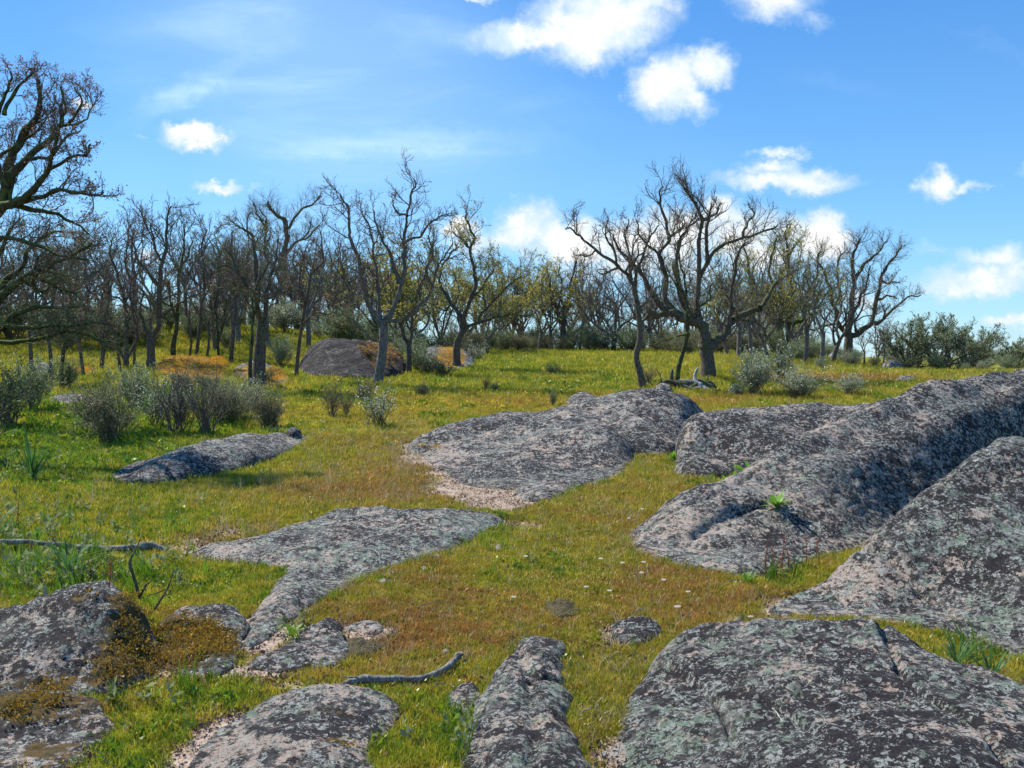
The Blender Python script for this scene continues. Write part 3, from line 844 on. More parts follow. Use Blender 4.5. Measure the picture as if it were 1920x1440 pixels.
rock('rock_outcrop', 'huge whaleback rock rising to the right edge, pink granite at its pointed left nose', 'rock',
     [(1175, 1012), (1200, 1038), (1280, 1064), (1380, 1082), (1450, 1082), (1540, 1050), (1640, 1022), (1760, 994), (2000, 955), (2400, 930), (2700, 900), (2600, 850), (2300, 850), (2000, 862), (1700, 888), (1500, 918), (1350, 950), (1250, 974), (1190, 995)],
     [(1230, 965, 7.75), (1290, 926, 7.95), (1350, 900, 8.2), (1440, 852, 8.75), (1500, 821, 9.1), (1560, 794, 9.5), (1640, 762, 9.9), (1700, 737, 10.2), (1780, 718, 10.6), (1850, 708, 11), (1920, 700, 11.5), (2100, 690, 12.2), (2300, 700, 12),
      (1300, 1000, 7.25), (1400, 1020, 7.15), (1480, 930, 7.8), (1560, 882, 8.2), (1640, 862, 8.6), (1720, 845, 8.9), (1800, 818, 9.3), (1900, 795, 9.9), (1500, 1010, 7.3), (2050, 780, 10.4)], .36, 'rock', .024, p=3, q=.55, fall=[(1290, 926, 7.95), (1350, 900, 8.2), (1440, 852, 8.75), (1560, 794, 9.5), (1640, 762, 9.9), (1700, 737, 10.2), (1780, 718, 10.6), (1850, 708, 11), (1920, 700, 11.5), (2100, 690, 12.2)],
     grooves=[([(1450, 918, 8.1), (1520, 872, 8.6), (1620, 830, 9.1), (1760, 795, 9.75), (1920, 758, 10.8)], .12, .2), ([(1310, 1010, 7.3), (1350, 975, 7.5), (1380, 960, 7.6), (1440, 950, 7.7)], .06, .045), ([(1250, 970, 7.7), (1330, 950, 7.8), (1420, 900, 8.3)], .035, .03)],
     bare=[(1290, 985, 100, 50, 1.15), (1400, 900, 100, 45, .8), (1560, 810, 120, 26, .6), (1750, 740, 200, 20, .35), (1700, 860, 60, 20, .2)], lime=[(1500, 1000, 130, 50, .4), (1800, 780, 160, 40, .5)])
rock('rock_outcrop', 'large smooth rock at the right edge before the whaleback, cream patches on its left end', 'rock',
     [(1445, 1146), (1462, 1158), (1520, 1162), (1600, 1166), (1700, 1178), (1800, 1202), (1920, 1242), (2100, 1320), (2400, 1380), (2700, 1250), (2600, 1080), (2200, 990), (1950, 1010), (1780, 1040), (1640, 1072), (1530, 1105), (1470, 1130)],
     [(1480, 1115, 5.75), (1540, 1078, 5.95), (1600, 1040, 6.15), (1650, 1000, 6.3), (1700, 960, 6.45), (1760, 918, 6.6), (1820, 880, 6.8), (1900, 856, 7.05), (2000, 826, 7.3), (2200, 790, 7.6),
      (1560, 1130, 5.6), (1680, 1080, 5.65), (1800, 1020, 5.7), (1900, 960, 5.95), (1650, 1150, 5.45), (1800, 1130, 5.35), (1920, 1080, 5.3), (2100, 1050, 5.35), (2200, 900, 6.2)], .5, 'rock_green', .022, p=2.8, fall=[(1540, 1078, 5.95), (1650, 1000, 6.3), (1760, 918, 6.6), (1820, 878, 6.8), (1900, 856, 7.05), (2000, 826, 7.3)],
     grooves=[([(1560, 1050, 5.9), (1640, 1070, 5.7), (1720, 1110, 5.5)], .03, .10), ([(1750, 1010, 6.0), (1860, 950, 6.2), (2000, 880, 6.5)], .05, .12), ([(1600, 1060, 6.1), (1680, 1110, 5.7), (1760, 1190, 5.35)], .045, .03)],
     bare=[(1580, 1090, 110, 50, 1.3), (1640, 1020, 90, 36, .7)], lime=[(1850, 1000, 160, 90, .5)], rough=1.2)
rock('rock_outcrop', 'wide low dome rock filling the bottom right corner, speckled with mint-green lichen', 'rock',
     [(1165, 1340), (1162, 1420), (1180, 1560), (1240, 1760), (1400, 1950), (1700, 2050), (2200, 1950), (2600, 1700), (2600, 1500), (2200, 1410), (1950, 1365), (1800, 1315), (1700, 1275), (1600, 1243), (1480, 1220), (1360, 1216), (1265, 1225), (1205, 1270)],
     [(1240, 1215, 4.5), (1300, 1182, 4.62), (1380, 1172, 4.65), (1460, 1173, 4.6), (1540, 1180, 4.5), (1620, 1192, 4.4), (1700, 1208, 4.3), (1780, 1230, 4.15), (1860, 1262, 3.95), (1930, 1295, 3.8), (2100, 1340, 3.6),
      (1220, 1330, 3.85), (1230, 1420, 3.45), (1350, 1290, 3.85), (1500, 1300, 3.55), (1650, 1320, 3.35), (1450, 1440, 2.85), (1650, 1440, 2.75), (1850, 1420, 2.85), (1300, 1440, 3.1), (1500, 1700, 2.3), (2000, 1500, 2.7)], .35, 'rock_green', .011, p=2.6, grooves=[([(1235, 1240, 4.25), (1330, 1310, 3.75), (1375, 1400, 3.3), (1400, 1500, 2.9)], .03, .016), ([(1650, 1205, 4.3), (1700, 1290, 3.6), (1820, 1370, 3.15), (1900, 1480, 2.7)], .03, .018), ([(1330, 1310, 3.75), (1450, 1330, 3.5), (1560, 1400, 3.0)], .022, .014)], fall=[(1300, 1182, 4.62), (1460, 1173, 4.6), (1620, 1192, 4.4), (1780, 1230, 4.15), (1930, 1295, 3.8)],
     lime=[(1250, 1330, 60, 80, .7), (1200, 1420, 50, 40, 1.2), (1500, 1300, 200, 80, .35), (1400, 1230, 60, 30, .5), (1650, 1400, 100, 60, .4)], bare=[(1400, 1190, 30, 8, .8)], rough=1.3, lump=.05)
rock('stone', 'small domed stone with green lichen above the bottom right rock', 'rock',
     [(1142, 1192), (1160, 1206), (1200, 1210), (1238, 1200), (1248, 1185), (1225, 1172), (1180, 1170), (1150, 1178)], [(1195, 1154, 5.1), (1165, 1172, 5.05), (1225, 1166, 5.1)], .2, 'rock_green', .01, lump=.03, lime=[(1190, 1170, 30, 10, .8)])
rock('stone', 'pinkish bare stone at the left foot of the bottom right rock', 'rock',
     [(1132, 1415), (1150, 1440), (1185, 1440), (1195, 1415), (1175, 1395), (1150, 1395)], [(1165, 1385, 3.65), (1150, 1405, 3.55)], .07, 'rock', .008, rough=.8, base_bare=1.3, lump=.02)
for k, (px, py, wd, ht, lab) in enumerate([(1385, 1166, 20, 9, 'small pink pebble in dry grass just above the bottom right rock'), (935, 1032, 18, 14, 'pale pebble in the grass right of the central slab'),
                                          (815, 1047, 26, 8, 'flat white pebble at the right foot of the central slab'), (795, 1071, 12, 10, 'small white pebble below the central slab edge'),
                                          (716, 1094, 22, 8, 'pale pebble under the shaded edge of the central slab'), (448, 912, 12, 8, 'small pebble in the grass below the long left slab'),
                                          (345, 944, 14, 7, 'pinkish pebble in the meadow left of the central slab'), (835, 1228, 16, 12, 'pale flat pebble above the curved stick'),
                                          (718, 1372, 12, 14, 'whitish pebble beside the round rock at the bottom edge')]):
    rock('pebble', lab, 'stone', [(px - wd / 2, py), (px - wd * .1, py + 4), (px + wd / 2, py + 1), (px + wd / 3, py - ht * .5), (px - wd / 3, py - ht * .4)],
         [hh(px, py - 2, .00028 * ht * G(px, py)[1])], .03, 'rock', .006, rough=.3, base_bare=1.2, lump=.005, edge=.01)
rock('rock_slab', 'thin broken flat stone showing through moss right of the pointed rock', 'rock',
     [(650, 1180), (690, 1192), (725, 1186), (722, 1172), (680, 1168)], [hh(690, 1180, .02), hh(670, 1182, .018)], .1, 'rock', .01, rough=.6, base_bare=.9)
# distant rocks
rock('boulder', 'big dark dome boulder behind the central forked oak, brown litter on its right shoulder', 'rock',
     [(562, 700), (600, 708), (650, 712), (700, 714), (745, 708), (770, 696), (750, 684), (700, 678), (620, 676), (570, 684)],
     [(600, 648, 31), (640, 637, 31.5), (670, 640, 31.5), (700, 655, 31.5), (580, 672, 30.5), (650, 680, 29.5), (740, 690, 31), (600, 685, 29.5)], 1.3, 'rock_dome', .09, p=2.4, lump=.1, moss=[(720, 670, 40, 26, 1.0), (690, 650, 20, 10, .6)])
rock('boulder', 'flat boulder covered in bright orange moss left of the thick dark trunk', 'rock',
     [(290, 696), (320, 712), (370, 718), (412, 716), (425, 700), (400, 690), (330, 686)],
     [(310, 677, 29.5), (350, 675, 29.8), (390, 682, 29.6), (410, 700, 29)], .6, 'rock_orange', .07, p=2.4, moss=[(355, 690, 80, 24, 1.6)])
rock('rock', 'small orange mossy rock between the two orange boulders', 'rock', [(385, 690), (405, 697), (424, 694), (426, 684), (400, 682)], [hh(405, 690, .3)], .4, 'rock_orange', .06, moss=[(405, 680, 30, 20, 1.6)])
rock('boulder', 'orange mossy boulder standing behind the thick dark trunk', 'rock',
     [(435, 705), (460, 715), (500, 722), (535, 722), (548, 712), (525, 698), (480, 690), (445, 694)],
     [(455, 680, 30), (490, 678, 30.2), (515, 690, 29.8), (535, 706, 29)], .7, 'rock_orange', .07, p=2.4, moss=[(490, 690, 20, 20, -.4), (500, 700, 60, 24, 1.1)], lump=.1)
rock('boulder', 'long low boulder with orange moss at the foot of the leaning right-hand oak', 'rock',
     [(780, 690), (820, 695), (880, 694), (890, 684), (850, 672), (790, 670)], [(800, 658, 37), (830, 660, 37), (860, 674, 36.5), (880, 684, 36)], .8, 'rock_orange', .08, moss=[(845, 670, 30, 20, 1.2)])
rock('rock', 'grey rounded rock under the bare trees at far left', 'rock', [(88, 752), (120, 762), (165, 758), (172, 745), (140, 738), (100, 742)], [(110, 733, 23), (140, 728, 23.2), (160, 738, 23)], .5, 'rock_far', .06)
rock('rock', 'dark rock half hidden by trunks at the far left', 'rock', [(60, 702), (90, 706), (105, 700), (100, 690), (70, 688)], [(85, 675, 32)], .6, 'rock_far', .07)
rock('rock', 'small orange mossy rock between thin trunks at left', 'rock', [(132, 700), (160, 704), (185, 702), (185, 694), (150, 690)], [(150, 686, 32), (172, 688, 32)], .6, 'rock_orange', .07, moss=[(145, 690, 30, 20, 1.5)])
rock('rock', 'low dark rock in the far right meadow beside the dense tree', 'rock', [(1650, 692), (1680, 696), (1700, 694), (1700, 688), (1670, 685)], [(1670, 679, 47), (1685, 680, 47)], .7, 'rock_far', .1)
rock('rock', 'flat dark rock low in the right meadow just above the whaleback ridge', 'rock', [(1675, 716), (1700, 719), (1722, 716), (1715, 710), (1690, 709)], [(1698, 703, 31), (1712, 708, 31)], .5, 'rock_far', .06)
rock('stone', 'flat stone perched behind the crest of the middle outcrop', 'rock', [(1060, 760), (1085, 765), (1118, 762), (1118, 752), (1075, 750)], [hh(1075, 758, .2), hh(1100, 757, .22)], .3, 'rock_far', .04)
rock('stone', 'dark pointed stone at the foot of the big oak by the shrubs', 'rock', [(1365, 738), (1385, 742), (1392, 736), (1375, 731)], [(1378, 718, 25.5)], .3, 'rock_far', .04)
rock('stone', 'dark lump of rock left of the bleached dead log', 'rock', [(1220, 738), (1245, 742), (1262, 737), (1245, 728)], [(1240, 716, 25.5)], .35, 'rock_far', .04)
a = G(548, 826)
st_ = rock('stone', 'little dark stone sitting on the far end of the long left slab', 'rock',
           [(533, 829), (548, 832), (562, 829), (566, 823), (545, 821)], [hh(545, 828, .23), hh(556, 826, .19)], .16, 'rock_far', .02, lump=.01, rough=.6)


terrain()


# ------------------------------------------------------------------ turf: scattered tufts as one geometry-nodes object each
ASSETS = bpy.data.collections.new('tuft_models')


def asset(name, V, F, m):
    o = bpy.data.objects.new(name, mesh_np(name, V, F, m, False))
    return o


def blades(rg, n, rad, hmin, hmax, wid, lean=.5, segs=2, upb=0):
    a = rg.uniform(0, 2 * np.pi, n); r = rad * np.sqrt(rg.random(n))
    base = np.stack([r * np.cos(a), r * np.sin(a), np.full(n, -.006)], 1)
    h = rg.uniform(hmin, hmax, n)
    la = rg.uniform(0, 2 * np.pi, n); ll = lean * rg.uniform(.2, 1, n) * h
    fw = rg.uniform(0, np.pi, n); w = wid * rg.uniform(.6, 1.3, n)
    side = np.stack([np.cos(fw), np.sin(fw), fw * 0], 1) * w[:, None] / 2
    tip = base + np.stack([np.cos(la) * ll, np.sin(la) * ll, h], 1)
    mid = base + np.stack([np.cos(la) * ll * .3, np.sin(la) * ll * .3, h * .6], 1)
    V = np.stack([base - side, base + side, mid + side * .8, mid - side * .8, tip], 1).reshape(-1, 3)
    i = np.arange(n)[:, None] * 5
    return V, [i + np.array([0, 1, 2, 3]), i + np.array([3, 2, 4])]


def coll_of(name, items):
    c = bpy.data.collections.new(name)
    for it in items: c.objects.link(it)
    return c


def gn_scatter(name, pts, scale, rotz, attrs, coll, label, cat, tilt=None, nrm=None):
    me = bpy.data.meshes.new(name); me.vertices.add(len(pts)); me.vertices.foreach_set('co', np.asarray(pts, np.float32).ravel())
    rot = np.zeros((len(pts), 3), np.float32); rot[:, 2] = rotz
    if tilt is not None: rot[:, :2] = tilt
    if nrm is not None:
        # lay local z along the surface normal
        for i, (nx_, ny_, nz_) in enumerate(nrm):
            e = (Vector((nx_, ny_, nz_)).to_track_quat('Z', 'Y') @ Matrix.Rotation(rotz[i], 3, 'Z').to_quaternion()).to_euler()
            rot[i] = e
    at = me.attributes.new('srot', 'FLOAT_VECTOR', 'POINT'); at.data.foreach_set('vector', rot.ravel())
    at = me.attributes.new('sscale', 'FLOAT', 'POINT'); at.data.foreach_set('value', np.asarray(scale, np.float32))
    for k, v in attrs.items():
        at = me.attributes.new(k, 'FLOAT', 'POINT'); at.data.foreach_set('value', np.asarray(v, np.float32))
    o = link(name, me)
    ng = bpy.data.node_groups.new(name + '_nodes', 'GeometryNodeTree')
    ng.interface.new_socket('Geometry', in_out='INPUT', socket_type='NodeSocketGeometry')
    ng.interface.new_socket('Geometry', in_out='OUTPUT', socket_type='NodeSocketGeometry')
    N = ng.nodes; Lk = ng.links
    gi, go = N.new('NodeGroupInput'), N.new('NodeGroupOutput')
    ci = N.new('GeometryNodeCollectionInfo'); ci.inputs['Collection'].default_value = coll
    ci.inputs['Separate Children'].default_value = True; ci.inputs['Reset Children'].default_value = True
    ip = N.new('GeometryNodeInstanceOnPoints'); ip.inputs['Pick Instance'].default_value = True
    ra = N.new('GeometryNodeInputNamedAttribute'); ra.data_type = 'FLOAT_VECTOR'; ra.inputs[0].default_value = 'srot'
    sa = N.new('GeometryNodeInputNamedAttribute'); sa.data_type = 'FLOAT'; sa.inputs[0].default_value = 'sscale'
    Lk.new(gi.outputs[0], ip.inputs['Points']); Lk.new(ci.outputs[0], ip.inputs['Instance'])
    e2r = N.new('FunctionNodeEulerToRotation'); Lk.new(ra.outputs[0], e2r.inputs[0])
    Lk.new(e2r.outputs[0], ip.inputs['Rotation'])
    Lk.new(sa.outputs[0], ip.inputs['Scale'])
    Lk.new(ip.outputs[0], go.inputs[0])
    md = o.modifiers.new('scatter', 'NODES'); md.node_group = ng
    tag(o, label, cat, kind='stuff')
    return o


def sample_ground(n, d0, d1, powr, half=.72):
    """points in the wedge in front of the camera; density per area falls as distance**-powr"""
    u = rng.random(n)
    e = 2 - powr
    d = (d0 ** e + u * (d1 ** e - d0 ** e)) ** (1 / e) if abs(e) > 1e-6 else d0 * (d1 / d0) ** u
    a = rng.uniform(-half, half, n)
    return d * np.sin(a), d * np.cos(a)


def off_rocks(x, y, margin=.0):
    ok = np.ones(len(x), bool)
    for poly in ROCKS:
        b0, b1 = poly.min(0) - .3, poly.max(0) + .3
        c = np.where((x > b0[0]) & (x < b1[0]) & (y > b0[1]) & (y < b1[1]))[0]
        if len(c):
            sd = poly_sd(poly[::2], x[c], y[c]); ok[c[sd > margin]] = False
    return ok


rg = np.random.default_rng(11)
fine_t = [asset('fine_turf', *blades(rg, 26, .055, .008, .034, .0042, .9), M['blade']) for _ in range(4)] + \
         [asset('fine_turf_tall', *blades(rg, 22, .05, .015, .055, .0045, .8), M['blade']) for _ in range(2)]
moss_t = [asset('moss_turf', *blades(rg, 36, .06, .006, .024, .006, 1.2), M['blade_moss']) for _ in range(3)]
green_t = [asset('green_turf', *blades(rg, 16, .035, .02, .07, .006, .6), M['blade_green']) for _ in range(3)]
leafy_t = []
for _ in range(3):
    p_ = np.stack([rg.normal(0, .03, 18), rg.normal(0, .03, 18), rg.uniform(.005, .03, 18)], 1)
    V, F = leaf_quads(rg, p_, .03, .6, 0, .6); leafy_t.append(asset('leafy_turf', V, F, M['blade_green']))


def turf(n, d0, d1, powr, sc0, coll_name, items, label, keepf, hgt=1.0):
    x, y = sample_ground(n, d0, d1, powr)
    z = TZ(x, y)
    d, s = fields(x, y, z)
    k = keepf(x, y, z, d, s) & off_rocks(x, y, .05)
    x, y, z, d, s = x[k], y[k], z[k], d[k], s[k]
    dist = np.hypot(x, y)
    scl = sc0(dist) * rng.uniform(.6, 1.35, len(x))
    o = gn_scatter(coll_name, np.stack([x, y, z], 1), scl, rng.uniform(0, 6.28, len(x)), {'dry': d, 'soil': s}, coll_of(coll_name + '_models', items), label, 'grass',
                   tilt=rng.normal(0, .12, (len(x), 2)))
    return len(x)


def soilkeep(s, thr=.45): return (s + rng.normal(0, .13, len(s))) < thr


scale_f = lambda d: np.clip(d / 6.5, .8, 4.2) ** .9
turf(125000, 2.2, 16, 1.35, scale_f, 'short_grass', fine_t, 'short olive-green turf grass between the rocks', lambda x, y, z, d, s: soilkeep(s))
turf(60000, 2.2, 16, 1.3, scale_f, 'moss_turf', moss_t, 'low rusty brown moss and dry turf between the rocks', lambda x, y, z, d, s: soilkeep(s, .62) & (d + fbm(x, y, 7, .8, 3) * .9 + rng.normal(0, .15, len(x)) > .38))
turf(95000, 15, 75, 1.5, lambda d: np.clip(d / 7.5, 1, 5.5), 'meadow_grass', fine_t, 'sunlit yellow-green meadow grass in front of the trees', lambda x, y, z, d, s: soilkeep(s, .6))
turf(22000, 2.2, 30, 1.2, lambda d: np.clip(d / 7, .8, 3), 'green_tufts', green_t + leafy_t, 'bright green grass tufts and small weeds in the turf',
     lambda x, y, z, d, s: soilkeep(s, .5) & (d + fbm(x, y, 3, .9, 3) * 1.0 + rng.normal(0, .12, len(x)) < .14))


dead_t = [asset('dead_stalks', *blades(rg, 7, .05, .03, .12, .0028, .9), M['straw']) for _ in range(3)]
turf(8000, 2.2, 18, 1.2, lambda d: np.clip(d / 7, .8, 2.0), 'dead_stalks', dead_t, 'pale dead grass stalks scattered through the turf',
     lambda x, y, z, d, s: (d + fbm(x, y, 9, .9, 3) * .8 + rng.normal(0, .25, len(x)) > .45))


# rock feet: a denser fringe of taller grass against the stones
def fringe(n_per_m, label):
    X, Y = [], []
    for poly in ROCKS:
        if poly[:, 1].min() > 20: continue
        e = np.roll(poly, -1, 0) - poly; L = np.hypot(*e.T)
        per = L.sum(); n = int(per * n_per_m * (1 if poly[:, 1].mean() < 8 else .5))
        i = rng.choice(len(poly), n, p=L / per); t = rng.random(n)[:, None]
        p_ = poly[i] + e[i] * t; nrm = np.stack([e[i][:, 1], -e[i][:, 0]], 1) / L[i][:, None]
        area = .5 * np.sum(poly[:, 0] * np.roll(poly[:, 1], -1) - np.roll(poly[:, 0], -1) * poly[:, 1])
        if area < 0: nrm = -nrm
        p_ = p_ + nrm * (np.abs(rng.normal(0, .06, n)) - .02)[:, None]
        X.append(p_[:, 0]); Y.append(p_[:, 1])
    x, y = np.concatenate(X), np.concatenate(Y)
    z = TZ(x, y); d, s = fields(x, y, z)
    k = off_rocks(x, y, .06) & soilkeep(s, .5) & (fbm(x, y, 2, 1.6, 3) + rng.normal(0, .1, len(x)) > -.08) & (y > 1.8)
    x, y, z, d, s = x[k], y[k], z[k], d[k], s[k]
    gn_scatter('rock_foot_grass', np.stack([x, y, z], 1), np.clip(np.hypot(x, y) / 7, .65, 1.6) * rng.uniform(.5, 1.3, len(x)), rng.uniform(0, 6.28, len(x)), {'dry': d - .3, 'soil': s},
               coll_of('fringe_models', fine_t + green_t), label, 'grass', tilt=rng.normal(0, .15, (len(x), 2)))


fringe(75, 'taller grass growing along the feet of the rocks')

# taller weedy patch at left
WEED = [(100, 1060, 170, 70, 1.0), (30, 980, 80, 60, .7), (180, 1090, 130, 30, .8), (1800, 1230, 60, 20, .8), (1430, 1082, 50, 12, .9), (560, 1190, 40, 20, .5), (40, 860, 90, 60, .6), (300, 1310, 90, 30, .4), (860, 1400, 60, 50, .35), (250, 1250, 40, 30, .4)]
weed_t = [asset('weeds', *blades(rg, 12, .04, .08, .26, .007, .6), M['blade_green']) for _ in range(3)]
for _ in range(3):
    p_ = np.stack([rg.normal(0, .02, 14), rg.normal(0, .02, 14), rg.uniform(.02, .12, 14)], 1)
    weed_t.append(asset('leafy_weeds', *leaf_quads(rg, p_, .045, .5, 0, .8), M['broom']))
x, y = sample_ground(26000, 2.5, 16, 1.2)
z = TZ(x, y); px, py = PIX(x, y, z); d, s = fields(x, y, z)
k = (blobs(px, py, WEED) * .5 > rng.random(len(x))) & off_rocks(x, y, .03)
x, y, z, d, s = x[k], y[k], z[k], d[k], s[k]
gn_scatter('weeds', np.stack([x, y, z], 1), rng.uniform(.45, 1.15, len(x)), rng.uniform(0, 6.28, len(x)), {'dry': d - .4, 'soil': s}, coll_of('weed_models', weed_t),
           'tangle of taller green weeds and grass at left', 'weeds', tilt=rng.normal(0, .2, (len(x), 2)))

# flowers too many to count
def petals(rg, n, r, h, m, name):
    p_ = np.stack([rg.normal(0, .05, n), rg.normal(0, .05, n), rg.uniform(h * .6, h, n)], 1)
    a = np.arange(6) * np.pi / 3
    ring = np.stack([np.cos(a) * r, np.sin(a) * r, a * 0], 1)
    tl = rg.normal(0, .35, (n, 2))
    V = p_[:, None] + ring[None] * rg.uniform(.6, 1.2, (n, 1, 1)); V[..., 2] += ring[None, :, 0] * tl[:, :1] + ring[None, :, 1] * tl[:, 1:]
    F = np.arange(n * 6).reshape(n, 6)
    return asset(name, V.reshape(-1, 3), [F[:, :4], F[:, [0, 3, 4, 5]]], m)


x, y = sample_ground(60000, 9, 75, 1.2)
z = TZ(x, y); px, py = PIX(x, y, z)
k = (blobs(px, py, YELLOW) * (.55 + 1.6 * fbm(x, y, 5, .5, 3)) * .55 > rng.random(len(x))) & off_rocks(x, y, 0)
x, y, z = x[k], y[k], z[k]
gn_scatter('yellow_flowers', np.stack([x, y, z + .03], 1), np.clip(np.hypot(x, y) / 16, .7, 2.2) * rng.uniform(.5, 1.1, len(x)), rng.uniform(0, 6.28, len(x)), {},
           coll_of('yellow_models', [petals(rg, 3, .013, .07, M['flower_yellow'], 'yellow_heads') for _ in range(3)]), 'drifts of tiny yellow flowers across the meadow', 'flowers')
WHITE = [(130, 1070, 200, 60, .8), (300, 1120, 120, 40, .5), (1030, 1060, 120, 60, .5), (380, 1340, 120, 60, .5), (650, 790, 200, 20, .3), (860, 740, 200, 30, .3), (560, 880, 300, 40, .25), (1000, 700, 400, 40, .2), (160, 870, 200, 40, .4), (860, 1370, 60, 60, .4), (1120, 1150, 200, 80, .15)]
x, y = sample_ground(42000, 2.5, 45, 1.3)
z = TZ(x, y); px, py = PIX(x, y, z)
k = (blobs(px, py, WHITE) * .32 > rng.random(len(x))) & off_rocks(x, y, 0)
x, y, z = x[k], y[k], z[k]
gn_scatter('white_flowers', np.stack([x, y, z + .02], 1), np.clip(np.hypot(x, y) / 10, .55, 2) * rng.uniform(.4, 1.0, len(x)), rng.uniform(0, 6.28, len(x)), {},
           coll_of('white_models', [petals(rg, 3, .007, .05, M['flower_white'], 'white_heads') for _ in range(3)]), 'specks of tiny white flowers in the grass', 'flowers')

# leaf litter and crumbs round the soil patches
x, y = sample_ground(26000, 2.5, 17, 1.3)
z = TZ(x, y); d, s = fields(x, y, z)
k = ((s + rng.normal(0, .1, len(s)) > .25) | (rng.random(len(s)) < .06)) & off_rocks(x, y, .02)
x, y, z = x[k], y[k], z[k]
lit = [asset('litter', *leaf_quads(rg, np.stack([rg.normal(0, .05, 12), rg.normal(0, .05, 12), rg.uniform(.0, .012, 12)], 1), .02, .6), M['litter']) for _ in range(3)]
gn_scatter('leaf_litter', np.stack([x, y, z], 1), rng.uniform(.5, 1.3, len(x)), rng.uniform(0, 6.28, len(x)), {}, coll_of('litter_models', lit), 'brown leaf crumbs on the sandy bare patches', 'leaf litter')

# moss tufts on the mossy rocks
mo_t = [asset('moss_cushion', *leaf_quads(rg, np.stack([rg.normal(0, .022, 40), rg.normal(0, .022, 40), rg.uniform(.0, .02, 40)], 1), .011, .6, 0, 1.0), M['mosstuft']) for _ in range(4)]
Pm, Sm = [], []
Po, So = [], []
for lab, (V, am, sd) in ROCKPTS.items():
    near = V[:, 1].mean() < 9
    pr = np.clip(am + .9 * fbm(V[:, 0], V[:, 1], 6, 5, 3) - .38, 0, 1) * (am > .3)
    k = (rng.random(len(V)) < pr * (.22 if near else .38)) & (sd > -.02)
    (Pm if near else Po).append(V[k]); (Sm if near else So).append(rng.uniform(.5, 1.5, k.sum()) * (1 if near else 1.9))
Pm, Sm, Po, So = np.vstack(Pm), np.concatenate(Sm), np.vstack(Po), np.concatenate(So)
gn_scatter('rock_moss', Pm, Sm, rng.uniform(0, 6.28, len(Pm)), {}, coll_of('moss_models', mo_t), 'rusty and olive moss cushions growing on the left foreground rocks', 'moss', tilt=rng.normal(0, .4, (len(Pm), 2)))
om_t = [asset('orange_cushion', *leaf_quads(rg, np.stack([rg.normal(0, .022, 30), rg.normal(0, .022, 30), rg.uniform(.0, .015, 30)], 1), .014, .6, 0, 1.0), M['orangemoss']) for _ in range(3)]
gn_scatter('orange_moss', Po, So, rng.uniform(0, 6.28, len(Po)), {}, coll_of('orange_moss_models', om_t), 'bright orange moss on the boulders under the left trees', 'moss', tilt=rng.normal(0, .4, (len(Po), 2)))

# ------------------------------------------------------------------ trees
def finish_tree(name, label, base, trunkparts, twigparts, leafparts, mats, group=None, cat='tree', split=False):
    root = empty(name, base)
    tag(root, label, cat, group)
    b = np.array(base)
    if split:
        for i, (V, F) in enumerate(trunkparts): link('limb' if i else 'trunk', mesh_np('limb' if i else 'trunk', V - b, F, M[mats[0]]), root)
    else:
        V, F = join(trunkparts); link('trunk', mesh_np('trunk', V - b, F, M[mats[0]]), root)
    if twigparts:
        V, F = join(twigparts); tag(link('twigs', mesh_np('twigs', V - b, F, M[mats[1]]), root), kind='stuff')
    if leafparts:
        V, F = join(leafparts); tag(link('leaves', mesh_np('leaves', V - b, F, M[mats[2]], False), root), kind='stuff')
    return root


def crown_growth(rg, limbs, H, dens=2.2, lv=(5, 4), upv=.10, twr=.010, leaf=None, leafn=1, jit=.24, ratio=.45, l1=None, size=.04, tstart=.25):
    """limbs: list of (pts (K,3), radii (K)). Returns tube parts for L1.., leaf parts"""
    P1, R1 = [], []
    for pts, rr in limbs:
        L = np.linalg.norm(np.diff(pts, axis=0), axis=1).sum()
        n = max(2, int(L * dens))
        a, b = grow(rg, pts[None], rr[None], n, tstart, (25, 65), ratio, 9, jit * .85, upv, twr * 1.1, .6, lcap=l1 or H * .26)
        P1.append(a); R1.append(b)
    P1, R1 = np.concatenate(P1), np.concatenate(R1)
    P2, R2 = grow(rg, P1, R1, lv[0], .12, (22, 62), .60, 7, jit * .8, upv * .8, twr * .75, .65)
    P3, R3 = grow(rg, P2, R2, lv[1], .12, (22, 60), .66, 5, jit * .75, upv * .8, twr * .48, .7)
    tw = [tubes(P1, R1, 4, rg), tubes(P2, R2, 3, rg), tubes(P3, R3, 3, rg)]
    lf = []
    if leaf:
        tips = np.concatenate([P3[:, -1], P3[:, -2], P2[:, -1]])
        tips = tips[rg.random(len(tips)) < leaf]
        for _ in range(leafn): lf.append(leaf_quads(rg, tips, size, .6, .02))
    return tw, lf


def gnarl(rg, pts, amp):
    n = len(pts); o = rg.normal(size=(n, 3)) * amp; o[0] = 0
    k = np.array([.25, .5, .25])
    for c in range(3): o[1:-1, c] = np.convolve(o[:, c], k, 'same')[1:-1]
    return pts + o


